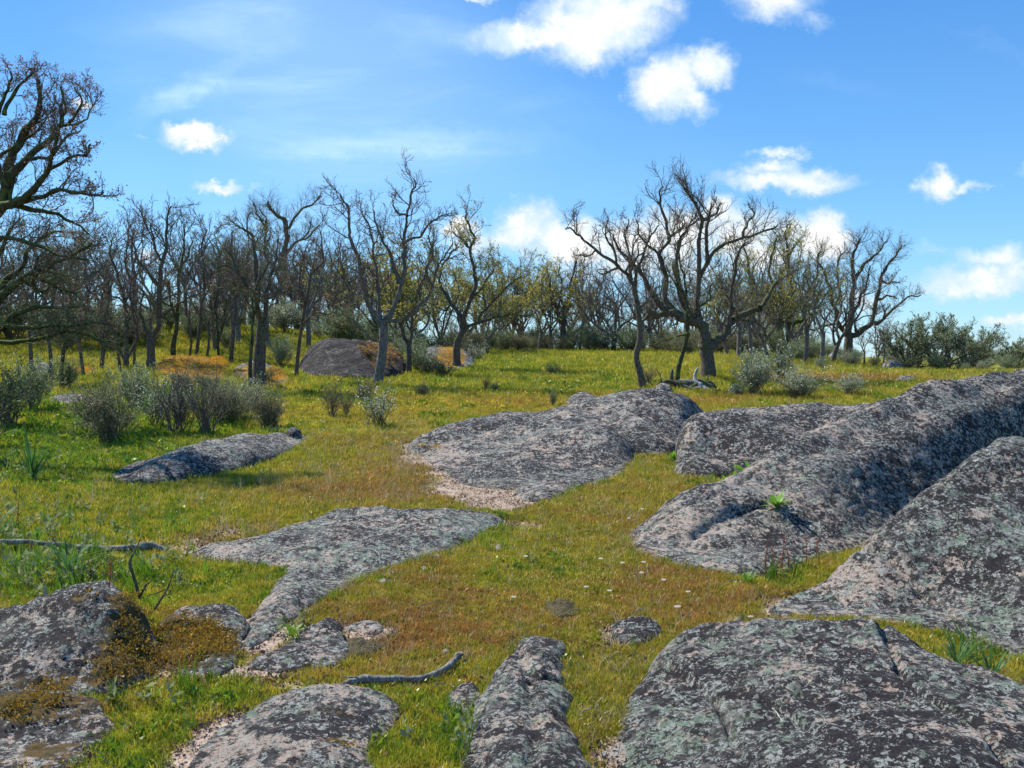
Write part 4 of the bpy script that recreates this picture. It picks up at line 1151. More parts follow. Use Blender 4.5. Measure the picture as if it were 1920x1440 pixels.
def key_tree(name, label, base, rtrunk, limbs, seed, dd=1.0, mats=('bark', 'twig', 'bud'), dens=2.2, lv=(6, 5), leaf=.3, depth=None, extra=3, upv=.1, twr=.009, flare=1.5, group=None, size=.045, ratio=.46, jit=.24, leafn=1, tstart=.2, l1=None):
    """limbs: lists of photo pixels; the first is the trunk; each with start/end radius in photo pixels, and a depth drift in metres at the tip"""
    rg = np.random.default_rng(seed)
    b = G(*base) if depth is None else P(base[0], base[1], depth)
    D = b[1]; k = D / FPX
    parts, LL = [], []
    top = 1e9
    for li, (r0, r1, drift, pix) in enumerate(limbs):
        pix = np.array(pix, float)
        if li == 0:
            pix[0] = base; off = 0
        t = np.linspace(0, 1, len(pix))
        pw = np.array([P(a[0], a[1], D + drift * t_ ** 1.3) for a, t_ in zip(pix, t)])
        if li == 0: pw[0] = b - [0, 0, .2]
        K = max(10, len(pix) * 4)
        pts = resample(pw, K)
        if li: pts = gnarl(rg, pts, k * 2.5)
        rr = (r0 + (r1 - r0) * np.linspace(0, 1, K) ** .8) * k * (1 + (.10 if li else .04) * rg.normal(size=K))
        if li == 0: rr = rr * (1 + (flare - 1) * np.exp(-np.linspace(0, 1, K) * 7))
        else: rr[0] *= 1.15
        parts.append(tubes(pts[None], rr[None], 10 if r0 > 5 else 7, rg))
        if li: LL.append((pts, rr))
        top = min(top, pix[:, 1].min())
    H = (base[1] - top) * k
    # hidden limbs towards and away from the viewer
    for e in range(extra):
        src, rr = LL[rg.integers(len(LL))]
        i = rg.integers(0, max(1, len(src) // 3))
        d = np.array([rg.normal() * .35, rg.choice([-1, 1]) * rg.uniform(.6, 1), rg.uniform(.6, 1.1)]); d /= np.linalg.norm(d)
        L = H * rg.uniform(.18, .32); K = 10; pts = [src[i]]
        for _ in range(K - 1):
            d = d + rg.normal(size=3) * .2; d[2] += .05; d /= np.linalg.norm(d); pts.append(pts[-1] + d * L / K)
        pts = np.array(pts); r_ = np.linspace(min(rr[i] * .7, 4 * k), 1.0 * k, K)
        parts.append(tubes(pts[None], r_[None], 6, rg)); LL.append((pts, r_))
    tw, lf = crown_growth(rg, LL, H, dens * 1.5, lv, upv, twr, leaf, leafn, ratio=ratio, size=size, jit=jit, tstart=tstart, l1=l1 or H * .165)
    return finish_tree(name, label, b, parts, tw, lf, mats, group, split=True)


# central forked oak
key_tree('oak_tree', 'forked bare oak with smooth grey trunk standing alone in the centre-left meadow', (705, 722), 8,
         [(8.5, 8, 0, [(705, 722), (713, 690), (718, 650), (720, 604)]),
          (6, 1.6, -.6, [(718, 610), (700, 587), (688, 563), (677, 520), (672, 483), (658, 443), (656, 413), (651, 383), (636, 362)]),
          (4.5, 1.4, .8, [(716, 608), (710, 575), (707, 520), (700, 470), (690, 420), (676, 395)]),
          (6, 1.4, .3, [(719, 608), (735, 580), (752, 540), (757, 487), (758, 450), (763, 407), (772, 363), (781, 345)]),
          (4.5, 1.4, -.9, [(722, 604), (745, 600), (768, 590), (793, 567), (811, 533), (818, 507), (833, 480), (848, 460)]),
          (4, 1.2, .9, [(754, 535), (738, 505), (733, 478), (715, 445), (706, 423), (697, 393)]),
          (3, 1.1, -.4, [(758, 455), (785, 442), (806, 422), (824, 405), (840, 397)]),
          (2.6, 1.1, .4, [(764, 405), (750, 400), (738, 385), (733, 375)]),
          (2.4, 1, -.5, [(716, 640), (690, 628), (664, 600), (640, 585), (632, 575)]),
          (3, 1.1, -.9, [(812, 535), (800, 500), (812, 470), (800, 440)])], 101, mats=('bark_grey', 'twig', 'bud'), dens=2.2, leaf=.4)
key_tree('oak_tree', 'oak with an S-bent dark trunk and yellow-green catkins right of the central forked oak', (857, 692), 8,
         [(7, 6, 0, [(857, 692), (856, 660), (858, 640), (868, 620), (870, 610)]),
          (4.5, 1.4, .6, [(868, 618), (862, 596), (848, 570), (835, 550), (822, 520), (838, 485), (858, 462)]),
          (5, 1.4, 0, [(868, 614), (880, 573), (892, 540), (888, 507), (882, 463), (890, 443), (880, 420), (872, 403)]),
          (2.5, 1, .7, [(882, 465), (862, 448), (850, 430)]),
          (3.8, 1.1, -1.2, [(866, 622), (897, 605), (927, 597), (963, 592), (1000, 593)]),
          (3, 1.1, -.9, [(897, 604), (920, 567), (950, 537), (975, 520)]),
          (2.6, 1.1, 1, [(884, 560), (910, 530), (925, 500), (920, 470)]),
          (2.4, 1, .9, [(852, 575), (860, 540), (850, 510)])], 102, mats=('bark', 'twig_green', 'catkin'), dens=2.2, leaf=.55, size=.07, leafn=1)
key_tree('oak_tree', 'slim oak with a forked trunk between the central oak and the S-bent oak', (766, 702), 6,
         [(5, 5, 0, [(766, 702), (767, 670), (766, 645)]),
          (4, 1.4, .4, [(766, 648), (753, 620), (748, 590), (750, 553), (742, 520), (735, 490)]),
          (3.4, 1.2, -.4, [(767, 648), (772, 610), (778, 565), (790, 530), (803, 495), (812, 450)]),
          (2, 1, .5, [(750, 600), (735, 570), (722, 540)])], 103, mats=('bark', 'twig_green', 'catkin'), dens=2.4, leaf=.7, size=.08)
key_tree('oak_tree', 'tall oak on the rise with a stout dark trunk and wide crown against the sky', (524, 614), 9,
         [(12, 9, 0, [(524, 614), (525, 585), (528, 552)]),
          (6, 1.3, -.5, [(529, 556), (548, 552), (580, 553), (617, 540), (645, 520)]),
          (7, 2.4, 0, [(527, 556), (532, 520), (533, 478), (538, 450), (537, 420), (522, 407), (510, 392), (500, 378)]),
          (3.4, 1.2, .8, [(536, 440), (543, 423), (567, 393), (590, 378), (605, 368)]),
          (5.5, 1.3, .5, [(524, 556), (508, 542), (493, 533), (470, 522), (452, 505), (440, 480)]),
          (4, 1.2, -.8, [(528, 540), (515, 505), (500, 478), (500, 435), (490, 410)]),
          (3.2, 1.2, -.5, [(533, 478), (555, 455), (580, 445), (600, 420)]),
          (2.8, 1, .3, [(500, 480), (480, 460), (465, 430), (470, 395)]),
          (2.6, 1, -.2, [(500, 436), (485, 405), (475, 380)])], 104, dens=2.0, leaf=.45, extra=5)
key_tree('oak_tree', 'dark thick-trunked oak right beside the orange mossy boulders', (486, 724), 9,
         [(12, 10, 0, [(486, 724), (486, 690), (488, 650), (492, 605)]),
          (6, 1.3, -.5, [(490, 612), (478, 562), (463, 533), (443, 507), (420, 498), (400, 505)]),
          (6, 1.5, .5, [(490, 608), (482, 575), (480, 533), (479, 483), (472, 443), (455, 428), (440, 424)]),
          (5, 1.3, -.3, [(493, 608), (500, 560), (503, 530), (510, 505), (520, 480), (520, 450)]),
          (3, 1.1, .8, [(480, 535), (500, 500), (498, 465), (508, 440)]),
          (3, 1.1, -.9, [(464, 535), (440, 545), (415, 540), (395, 550)]),
          (2.6, 1.1, .6, [(445, 508), (432, 480), (412, 455), (400, 440)]),
          (2.6, 1.1, -.6, [(502, 560), (530, 545), (550, 540)])], 105, dens=2.0, mats=('bark', 'twig_green', 'bud'), leaf=.25)
key_tree('oak_tree', 'thin straight young oak between the mossy boulders and the dome boulder', (554, 708), 4,
         [(3.6, 3, 0, [(554, 708), (559, 660), (566, 610), (574, 560)]),
          (2.8, 1, .4, [(574, 562), (582, 520), (598, 500), (607, 475), (603, 430)]),
          (2.2, 1, -.4, [(572, 570), (560, 530), (566, 495), (575, 460)]),
          (2, .9, .5, [(567, 610), (590, 590), (615, 585), (640, 590)])], 106, dens=2.4, leaf=.3)
key_tree('oak_tree', 'left-hand oak with a straight trunk splitting low into two rising stems', (283, 692), 8,
         [(8, 7, 0, [(283, 692), (283, 660), (283, 625)]),
          (6, 1.6, 0, [(283, 630), (297, 605), (297, 533), (305, 493), (313, 450), (313, 417), (322, 385)]),
          (4, 1.2, .5, [(283, 630), (268, 608), (262, 575), (268, 540)]),
          (3.6, 1.2, -.5, [(297, 535), (280, 513), (257, 483), (250, 457), (238, 440)]),
          (3, 1.1, -.7, [(298, 598), (327, 577), (350, 560), (375, 550)]),
          (2.6, 1, .4, [(305, 493), (290, 460), (285, 430), (275, 410)])], 107, dens=2.2, leaf=.35)
key_tree('oak_tree', 'multi-stemmed slender oak just left of the low-forked oak', (236, 692), 6,
         [(5, 4, 0, [(236, 692), (237, 660), (237, 635)]),
          (4, 1.2, .4, [(237, 638), (233, 567), (220, 517), (207, 473), (215, 440)]),
          (3.2, 1.1, -.4, [(235, 680), (218, 640), (208, 595), (200, 560), (205, 520)]),
          (3, 1.1, .2, [(240, 670), (252, 640), (250, 590), (243, 540), (250, 470)]),
          (2, 1, -.5, [(233, 567), (215, 555), (190, 545)])], 108, dens=2.2, leaf=.3)
for i_, (bx, by, tx, ty, r0, sd_, lab, lims) in enumerate([
        (325, 674, 328, 627, 5.5, 109, 'slender oak with dark trunk right of the low-forked oak, tip leaning right', [[(329, 628), (334, 560), (338, 500), (346, 450), (345, 420)], [(331, 600), (320, 560), (318, 520)], [(337, 505), (352, 480), (358, 450)]]),
        (367, 672, 377, 593, 3.6, 110, 'thin pole-like tree with reddish bark behind the orange boulder', [[(377, 595), (383, 533), (378, 467), (388, 430)], [(380, 560), (398, 520), (408, 480)]]),
        (386, 677, 392, 620, 2.6, 111, 'very thin dark sapling immediately right of the pole-like tree', [[(392, 622), (395, 580), (402, 545)], [(393, 600), (405, 575), (410, 550)]]),
        (412, 677, 409, 620, 3.0, 112, 'thin sapling with two stems behind the gap between orange boulders', [[(409, 622), (404, 570), (410, 520), (406, 480)], [(410, 640), (420, 600), (424, 560)]]),
        (432, 684, 440, 590, 4.0, 113, 'slim tree leaning slightly right just left of the thick dark trunk', [[(440, 592), (437, 533), (430, 480), (436, 440)], [(439, 560), (455, 530), (470, 500)]]),
        (354, 674, 358, 620, 2.4, 114, 'crooked sapling between two slender trunks at left', [[(357, 622), (355, 580), (362, 540)]]),
        (470, 728, 472, 640, 4.2, 115, 'slim second trunk pressed close to the left of the thick dark trunk', [[(472, 642), (474, 600), (472, 560), (460, 520)], [(473, 610), (482, 570), (486, 530)]]),
        (60, 700, 55, 620, 4, 116, 'reddish thin trunk farthest left behind the dark rock', [[(55, 622), (50, 560), (60, 500)], [(56, 610), (75, 570), (85, 520)]]),
        (96, 722, 92, 640, 4, 117, 'slim dark trunk behind the grey rounded rock', [[(92, 642), (95, 580), (90, 520)], [(93, 620), (110, 590), (120, 550)]]),
        (114, 730, 122, 640, 4.2, 118, 'reddish leaning trunk over the grey rounded rock', [[(122, 642), (128, 590), (130, 530)], [(122, 640), (104, 600), (100, 550)]]),
        (158, 708, 145, 625, 3.4, 119, 'left-leaning thin trunk beside the small orange rock', [[(145, 627), (135, 590), (120, 560)], [(147, 630), (158, 590), (160, 540)]]),
        (188, 694, 193, 640, 4.4, 120, 'short pale stump-like trunk with splayed foot among the left saplings', [[(193, 642), (196, 600), (190, 560), (196, 520)], [(194, 640), (205, 610), (215, 580)]]),
        (228, 700, 222, 650, 3.2, 121, 'curved mossy stem arching up left of the multi-stemmed oak', [[(222, 652), (212, 620), (200, 590), (180, 570)]]),
        (252, 690, 252, 640, 3.0, 122, 'thin curved stem between the multi-stemmed and low-forked oaks', [[(252, 642), (258, 600), (250, 560)]])]):
    limbs = [(r0, r0 * .8, 0, [(bx, by), ((bx + tx) / 2 + (i_ % 3 - 1) * 2, (by + ty) / 2), (tx, ty)])]
    for q_, l_ in enumerate(lims): limbs.append((r0 * (.75 if q_ == 0 else .55), .9, [.3, -.4, .5][q_ % 3], l_))
    key_tree('slender_tree', lab, (bx, by), r0, limbs, sd_, mats=('bark', 'twig', 'bud') if i_ % 3 else ('bark_moss', 'twig_green', 'bud'), dens=2.6, leaf=.25, extra=2, flare=1.3, group='slender trees of the left grove')
# far left near tree, trunk outside the frame
key_tree('oak_tree', 'big mossy oak whose crown leans in from the left edge against the sky', (-190, 860), 40,
         [(25.8, 23.8, 0, [(-190, 860), (-185, 700), (-170, 560), (-150, 470)]),
          (17.7, 3.5, .5, [(-150, 480), (-90, 440), (-40, 420), (0, 390), (18, 340), (20, 295), (40, 262), (66, 225), (76, 190), (72, 150)]),
          (9.5, 2.1, -.5, [(-5, 395), (30, 378), (60, 362), (85, 325), (100, 285), (108, 245)]),
          (8.2, 2.1, .6, [(18, 330), (50, 300), (95, 262), (112, 235), (123, 205), (115, 165)]),
          (6.1, 1.7, -.8, [(30, 376), (70, 372), (110, 355), (140, 362), (175, 365), (196, 368)]),
          (6.8, 1.7, 0, [(10, 350), (-5, 300), (-10, 250), (5, 190), (18, 165), (22, 140)]),
          (4.1, 1.4, .7, [(55, 298), (95, 292), (130, 250), (150, 252)]),
          (3.4, 1.3, -.3, [(112, 236), (135, 225), (150, 190), (140, 160)]),
          (4.1, 1.4, .3, [(8, 215), (30, 170), (60, 135), (56, 128)]),
          (4.1, 1.4, -.6, [(85, 325), (125, 300), (160, 290), (172, 270)]),
          (6.1, 1.7, -.6, [(-80, 440), (-20, 450), (20, 445), (70, 460), (120, 478), (165, 490)]),
          (5.4, 1.5, .5, [(20, 380), (70, 395), (110, 405), (140, 420), (168, 440)]),
          (8.2, 2.1, 0, [(-150, 480), (-120, 380), (-100, 280), (-80, 200), (-60, 150)])], 130, mats=('bark_moss', 'twig', 'bud'), dens=4.4, leaf=.45, depth=13.5, twr=.0055, l1=.55, extra=3, size=.035, ratio=.34)
key_tree('oak_tree', 'low tangled oak with drooping green mossy branches at the left edge below the big crown', (-60, 800), 20,
         [(15.0, 12.8, 0, [(-60, 800), (-50, 720), (-40, 640), (-30, 590)]),
          (9.0, 2.0, 0, [(-32, 600), (0, 560), (40, 525), (75, 505), (110, 490), (150, 470), (172, 455)]),
          (7.5, 1.8, -.5, [(-32, 600), (0, 608), (35, 590), (70, 575), (110, 578), (150, 572)]),
          (6.8, 1.8, .5, [(-30, 600), (10, 530), (40, 500), (60, 460), (90, 440), (120, 430)]),
          (5.2, 1.6, -.8, [(-10, 590), (20, 612), (60, 612), (110, 610), (160, 610), (200, 608)]),
          (6.0, 1.6, .3, [(-35, 600), (-20, 520), (0, 470), (20, 430), (40, 410)]),
          (4.5, 1.6, .7, [(60, 512), (90, 530), (130, 550), (150, 545)]),
          (5.2, 1.6, -.4, [(-20, 640), (30, 640), (80, 634), (130, 620), (165, 630), (200, 640)]),
          (4.5, 1.4, .8, [(40, 525), (80, 545), (100, 520), (140, 515)])], 131, mats=('bark_moss', 'twig_green', 'bud'), dens=3.6, leaf=.2, depth=17, twr=.006, l1=.9, extra=5, upv=.03, ratio=.36)
# right-hand group
key_tree('dead_tree', 'slim leafless tree with a kinked trunk at left of the big right-hand oak', (1208, 728), 7,
         [(6, 5, 0, [(1208, 728), (1200, 700), (1193, 668), (1200, 630), (1197, 585), (1190, 545)]),
          (4.5, 1.2, -.3, [(1191, 550), (1183, 523), (1157, 500), (1120, 470), (1092, 448), (1075, 432), (1062, 428)]),
          (4, 1.2, .4, [(1190, 545), (1195, 505), (1205, 480), (1220, 443), (1235, 420)]),
          (3.4, 1.1, .6, [(1184, 525), (1182, 490), (1172, 443), (1180, 410)]),
          (2.8, 1.1, -.5, [(1157, 500), (1150, 465), (1135, 440), (1142, 405)]),
          (2.2, 1, .3, [(1120, 470), (1100, 480), (1085, 478)]),
          (2.4, 1, .3, [(1160, 502), (1130, 515), (1120, 505)]),
          (2.4, 1, .4, [(1196, 590), (1215, 560), (1225, 530)])], 140, dens=1.9, leaf=.05, twr=.009, upv=.08)
key_tree('dead_tree', 'thin leaning mossy tree rising from behind the bleached dead log', (1268, 722), 5,
         [(5, 4, 0, [(1268, 722), (1272, 690), (1282, 655), (1290, 625)]),
          (4, 1.2, .4, [(1290, 628), (1288, 590), (1287, 553), (1280, 510), (1274, 475), (1270, 450)]),
          (2.6, 1, -.4, [(1289, 600), (1310, 575), (1330, 560), (1335, 530)]),
          (2.4, 1, .5, [(1287, 560), (1265, 530), (1250, 500)]),
          (2, 1, -.4, [(1290, 625), (1265, 630), (1240, 640), (1220, 650)])], 141, dens=2.2, leaf=.05, mats=('bark_moss', 'twig_green', 'bud'))
key_tree('oak_tree', 'great spreading bare oak with a massive black forked trunk in the right-hand meadow', (1328, 710), 12,
         [(13, 12, 0, [(1328, 710), (1327, 680), (1323, 652), (1322, 640)]),
          (12, 5, -.5, [(1322, 650), (1318, 615), (1300, 602), (1283, 597), (1255, 587), (1232, 590), (1220, 586)]),
          (11, 5, .4, [(1325, 655), (1340, 640), (1360, 627), (1372, 600), (1392, 590), (1423, 577)]),
          (5, 1.3, .6, [(1425, 577), (1442, 555), (1457, 533), (1475, 515), (1492, 505)]),
          (6, 1.6, -.8, [(1255, 588), (1228, 560), (1207, 520), (1190, 495), (1165, 470), (1150, 440)]),
          (6, 1.5, .6, [(1285, 597), (1250, 562), (1247, 507), (1238, 480), (1253, 447), (1247, 403), (1235, 370), (1240, 350)]),
          (6, 1.4, -.3, [(1300, 602), (1273, 540), (1270, 470), (1287, 430), (1310, 410)]),
          (6.5, 1.4, .2, [(1318, 612), (1305, 580), (1310, 533), (1330, 487), (1357, 460), (1393, 447), (1433, 433), (1462, 424)]),
          (5.5, 1.4, -.6, [(1312, 600), (1310, 540), (1313, 453), (1317, 413), (1308, 390), (1293, 370), (1277, 347)]),
          (4, 1.3, .5, [(1327, 490), (1325, 430), (1334, 400), (1333, 378)]),
          (5, 1.4, -.5, [(1368, 610), (1372, 553), (1380, 490), (1395, 450)]),
          (3.4, 1.2, .6, [(1247, 507), (1225, 470), (1200, 440), (1195, 410)]),
          (3, 1.1, -.4, [(1253, 447), (1275, 430), (1285, 415)]),
          (3, 1.1, .6, [(1393, 447), (1400, 420), (1415, 400), (1405, 385)]),
          (3, 1.1, .8, [(1374, 598), (1400, 600), (1430, 612), (1440, 640)]),
          (4, 1.2, -.7, [(1222, 588), (1200, 600), (1180, 580)]),
          (3.2, 1.2, .5, [(1317, 413), (1340, 400), (1352, 380)])], 142, dens=2.1, leaf=.08, extra=6, twr=.009, upv=.12)
key_tree('oak_tree', 'bare oak standing by itself at right, stubby side limbs and fine upswept branches', (1589, 684), 8,
         [(8.5, 8, 0, [(1589, 684), (1590, 655), (1592, 628)]),
          (5, 1.3, .4, [(1590, 632), (1573, 611), (1565, 576), (1554, 535), (1540, 505), (1530, 480)]),
          (6.5, 1.4, 0, [(1592, 632), (1595, 600), (1598, 562), (1600, 525), (1603, 481), (1608, 460), (1612, 448)]),
          (4, 1.2, .5, [(1600, 528), (1616, 500), (1636, 481), (1650, 468), (1662, 452)]),
          (6.5, 1.3, -.4, [(1594, 630), (1611, 622), (1636, 600), (1644, 562), (1652, 522), (1671, 487), (1690, 462)]),
          (4, 1.1, .4, [(1640, 606), (1655, 598), (1673, 579), (1698, 560), (1727, 553)]),
          (3.6, 1.1, -.6, [(1597, 590), (1612, 560), (1625, 530), (1632, 500)]),
          (3, 1, .6, [(1566, 580), (1575, 545), (1570, 500), (1580, 470)]),
          (3, 1, -.4, [(1573, 611), (1550, 608), (1525, 620), (1500, 625)]),
          (2.6, 1, .3, [(1652, 522), (1665, 530), (1685, 532)]),
          (2.6, 1, -.3, [(1645, 562), (1665, 555), (1685, 560)])], 143, dens=3.0, leaf=.05, extra=4, upv=.10, ratio=.4)
key_tree('oak_tree', 'mossy grey-green oak filling the gap between the great oak and the isolated right oak', (1482, 672), 7,
         [(6, 5, 0, [(1482, 672), (1480, 645), (1477, 613)]),
          (5, 1.3, .4, [(1478, 618), (1490, 605), (1507, 597), (1513, 560), (1525, 530), (1533, 500), (1540, 470)]),
          (4.5, 1.3, -.5, [(1477, 618), (1465, 590), (1453, 560), (1440, 510), (1450, 470), (1462, 440)]),
          (3.6, 1.2, .7, [(1478, 612), (1485, 570), (1480, 520), (1475, 470), (1470, 430)]),
          (3, 1, -.6, [(1510, 580), (1535, 560), (1560, 545)])], 144, mats=('bark_moss', 'twig_green', 'bud'), dens=3.0, leaf=.25, extra=5)
key_tree('oak_tree', 'dark-trunked oak half hidden behind the pale shrubs right of the great oak', (1462, 664), 8,
         [(9, 7, 0, [(1462, 664), (1464, 640), (1460, 610)]),
          (5, 1.3, .4, [(1460, 614), (1440, 590), (1425, 560), (1410, 520), (1400, 480), (1395, 455)]),
          (5, 1.3, -.5, [(1462, 612), (1470, 570), (1465, 520), (1480, 480), (1495, 450)]),
          (4, 1.2, .8, [(1462, 610), (1485, 590), (1500, 550), (1510, 500)])], 145, mats=('bark', 'twig_green', 'bud'), dens=3.0, leaf=.25, extra=5)
key_tree('oak_tree', 'small dark-stemmed oak at the back of the meadow under golden catkin crowns', (1055, 640), 7,
         [(6, 5, 0, [(1055, 640), (1056, 620), (1056, 605)]),
          (4, 1.2, .4, [(1056, 608), (1045, 585), (1035, 560), (1030, 530), (1025, 505)]),
          (4, 1.2, -.5, [(1056, 608), (1065, 580), (1070, 550), (1072, 520), (1080, 490)]),
          (3, 1.1, .6, [(1056, 600), (1055, 565), (1050, 530), (1048, 500)])], 146, mats=('bark', 'twig', 'catkin'), dens=2.4, leaf=.35, extra=4, depth=62, size=.09, twr=.014)


# generic oaks
def wild_oak(seed, H, mats, leaf, name, label, cat='tree', spread=1.0, nl=4, dens=1.5, lv=(4, 4), twr=.012, h0=.22, size=.06, leafn=1, r=.095, group=None, low=0):
    rg = np.random.default_rng(seed)
    K = 8
    bx_, by_ = rg.normal(0, .22, 2)
    tr = np.array([[bx_ * (i / (K - 1)) ** 1.5, by_ * (i / (K - 1)) ** 1.5, H * h0 * i / (K - 1) - .1] for i in range(K)])
    rr = np.linspace(r * 1.25, r * .85, K); rr[0] *= 1.3
    parts = [tubes(tr[None], rr[None], 8, rg)]
    LL = []
    for l in range(nl + low):
        az = 2 * np.pi * (l + rg.uniform(-.3, .3)) / nl
        tilt = rg.uniform(.45, 1.15) * spread if l < nl else 1.3
        d = np.array([math.cos(az) * tilt, math.sin(az) * tilt, 1.0 if l < nl else .25]); d /= np.linalg.norm(d)
        L = H * (1 - h0) * rg.uniform(.8, 1.15) * (1 if l < nl else .55); Kl = 12
        i0 = rg.integers(K - 3, K) if l < nl else rg.integers(2, K - 2)
        pts = [tr[i0]]
        for _ in range(Kl - 1):
            d = d + rg.normal(size=3) * .19; d[2] += .06; d /= np.linalg.norm(d); pts.append(pts[-1] + d * L / Kl)
        pts = np.array(pts); r_ = np.linspace(r * .62 if l < nl else r * .3, .02, Kl)
        parts.append(tubes(pts[None], r_[None], 6, rg)); LL.append((pts, r_))
        for sub in range(2):
            j = rg.integers(2, 7); d2 = rg.normal(size=3) * .7; d2[2] = abs(d2[2]) + .6; d2 /= np.linalg.norm(d2); q = [pts[j]]
            for _ in range(8):
                d2 = d2 + rg.normal(size=3) * .2; d2[2] += .05; d2 /= np.linalg.norm(d2); q.append(q[-1] + d2 * L * .55 / 8)
            q = np.array(q); r2 = np.linspace(r_[j] * .7, .015, 9)
            parts.append(tubes(q[None], r2[None], 5, rg)); LL.append((q, r2))
    tw, lf = crown_growth(rg, LL, H, dens, lv, .09, twr, leaf, leafn, size=size, ratio=.4)
    return finish_tree(name, label, (0, 0, 0), parts, tw, lf, mats, group, cat)


def zone(px):
    for lim, s in ((120, 'at the far left edge'), (230, 'behind the left saplings'), (330, 'behind the low-forked left oak'), (430, 'behind the orange mossy boulder'), (500, 'behind the thick dark trunk'),
                   (600, 'on the rise near the tall oak'), (690, 'above the dome boulder'), (780, 'behind the central forked oak'), (880, 'behind the S-bent oak'), (960, 'right of the S-bent oak'),
                   (1030, 'at the back of the central meadow'), (1110, 'beside the golden catkin trees'), (1190, 'left of the kinked slim tree'), (1290, 'behind the bleached log'),
                   (1400, 'behind the great spreading oak'), (1500, 'behind the pale shrubs at right'), (1580, 'left of the isolated right oak'), (1680, 'right of the isolated right oak'), (1850, 'near the dense round tree at right')):
        if px < lim: return s
    return 'at the far right edge'


protos = [
    wild_oak(201, 7.0, ('bark_far', 'twig', 'bud'), .2, 'bare_oak', 'x', r=.14, nl=4),
    wild_oak(202, 7.4, ('bark_far', 'twig', 'bud'), .2, 'bare_oak', 'x', r=.15, nl=5),
    wild_oak(203, 6.6, ('bark_far', 'twig_green', 'bud'), .3, 'bare_oak', 'x', r=.12, nl=3, spread=.7, h0=.35),
    wild_oak(204, 7.0, ('bark_far', 'twig_green', 'catkin'), .8, 'catkin_oak', 'x', r=.11, size=.12, leafn=2),
    wild_oak(205, 6.6, ('bark_far', 'twig_green', 'catkin'), .6, 'catkin_oak', 'x', r=.11, nl=5, size=.11),
    wild_oak(206, 7.2, ('bark_far', 'twig', 'bud'), .2, 'bare_oak', 'x', r=.10, nl=3, spread=.5, h0=.45),
]
proto_txt = ['bare many-limbed oak', 'tall wide-crowned bare oak', 'narrow mossy oak', 'yellow catkin oak', 'olive-dusted oak', 'slender upright bare oak']
first = [True] * 6


def put_tree(k, x, y, s, rz, label, group):
    z = float(TZ(x, y)) - .05
    if first[k]:
        o = protos[k]; first[k] = False
        o.location = (x, y, z); o.rotation_euler = (rt.normal(0, .05), rt.normal(0, .05), rz); o.scale = (s, s, s); o['label'] = label
    else:
        o = copy_tree(protos[k], (x, y, z), rz, (s * rt.uniform(.85, 1.2), s * rt.uniform(.85, 1.2), s), label, (rt.normal(0, .06), rt.normal(0, .06)))
    o['group'] = group
    return o


rt = np.random.default_rng(77)
dist_word = lambda y: 'nearer' if y < 52 else ('farther back' if y < 72 else 'farthest back on the skyline')
BG = []
# (px, distance, kind, height scale) chosen places on the tree line
for px, d_, k_, s_ in [(905, 60, 4, .95), (935, 63, 0, 1.1), (960, 66, 4, 1.05), (985, 70, 0, 1.1), (1010, 60, 3, .95), (1035, 63, 3, 1.05), (1065, 72, 1, 1.1), (1095, 70, 5, 1.15), (1125, 68, 0, 1.05), (1150, 60, 1, .9), (1165, 74, 5, 1.1),
                       (730, 50, 3, .95), (700, 52, 3, 1.0), (790, 50, 3, .95), (830, 55, 4, 1.0), (760, 60, 4, 1.1), (655, 50, 2, .95), (620, 52, 0, 1.0), (590, 48, 2, .8), (640, 60, 1, 1.1), (875, 56, 3, .9), (915, 52, 4, .75),
                       (1385, 46, 2, .9), (1410, 44, 2, .85), (1440, 48, 4, .95), (1425, 58, 0, 1.1), (1350, 56, 2, .95), (1510, 46, 2, .95), (1540, 44, 2, .8), (1500, 54, 4, 1.1), (1365, 50, 4, .85), (1560, 56, 0, 1.0), (1240, 62, 0, .8), (1280, 66, 5, .85), (1205, 68, 1, .9),
                       (1620, 60, 2, .5), (1655, 58, 2, .55), (1640, 64, 0, .6), (410, 44, 0, .85), (380, 48, 2, .9), (350, 44, 5, .9), (300, 47, 1, .85), (255, 44, 5, .9), (210, 42, 2, .8), (170, 44, 0, .85), (130, 40, 2, .8), (95, 44, 5, .85), (60, 40, 1, .8), (20, 42, 0, .85), (440, 42, 2, .8),
                       (-30, 38, 1, .8), (-80, 42, 5, .9), (470, 54, 0, .9), (560, 62, 1, .95)] + [(rt.uniform(-200, 600), rt.uniform(36, 56), int(rt.choice([0, 2, 5, 2])), rt.uniform(.6, .9)) for _ in range(14)]:
    BG.append((px, d_, k_, s_))
for i in range(84):
    px = rt.uniform(-320, 1560); d_ = rt.uniform(60, 98) if px > 560 else rt.uniform(40, 85)
    BG.append((px, d_, int(rt.choice([0, 1, 2, 4, 5])), rt.uniform(.62, 1.12)))
for px, d_, k_, s_ in BG:
    x = (px - 960) / FPX * d_
    put_tree(k_, x, d_, s_ * rt.uniform(.95, 1.05), rt.uniform(0, 6.28), f'{proto_txt[k_]} {zone(px)}', f'oaks of the tree line {zone(px)}')

# dense round tree at the right and two more at the edge
def dense_tree(px, d_, H, wide, seed, label):
    rg = np.random.default_rng(seed)
    x = (px - 960) / FPX * d_; z = float(TZ(x, d_))
    o = wild_oak(seed, H, ('bark_far', 'twig_green', 'olive'), .6, 'dense_tree', label, spread=wide, nl=8, dens=3.4, lv=(5, 4), twr=.018, h0=.12, size=.10, r=.11, low=3)
    o.location = (x, d_, z - .05)
    return o


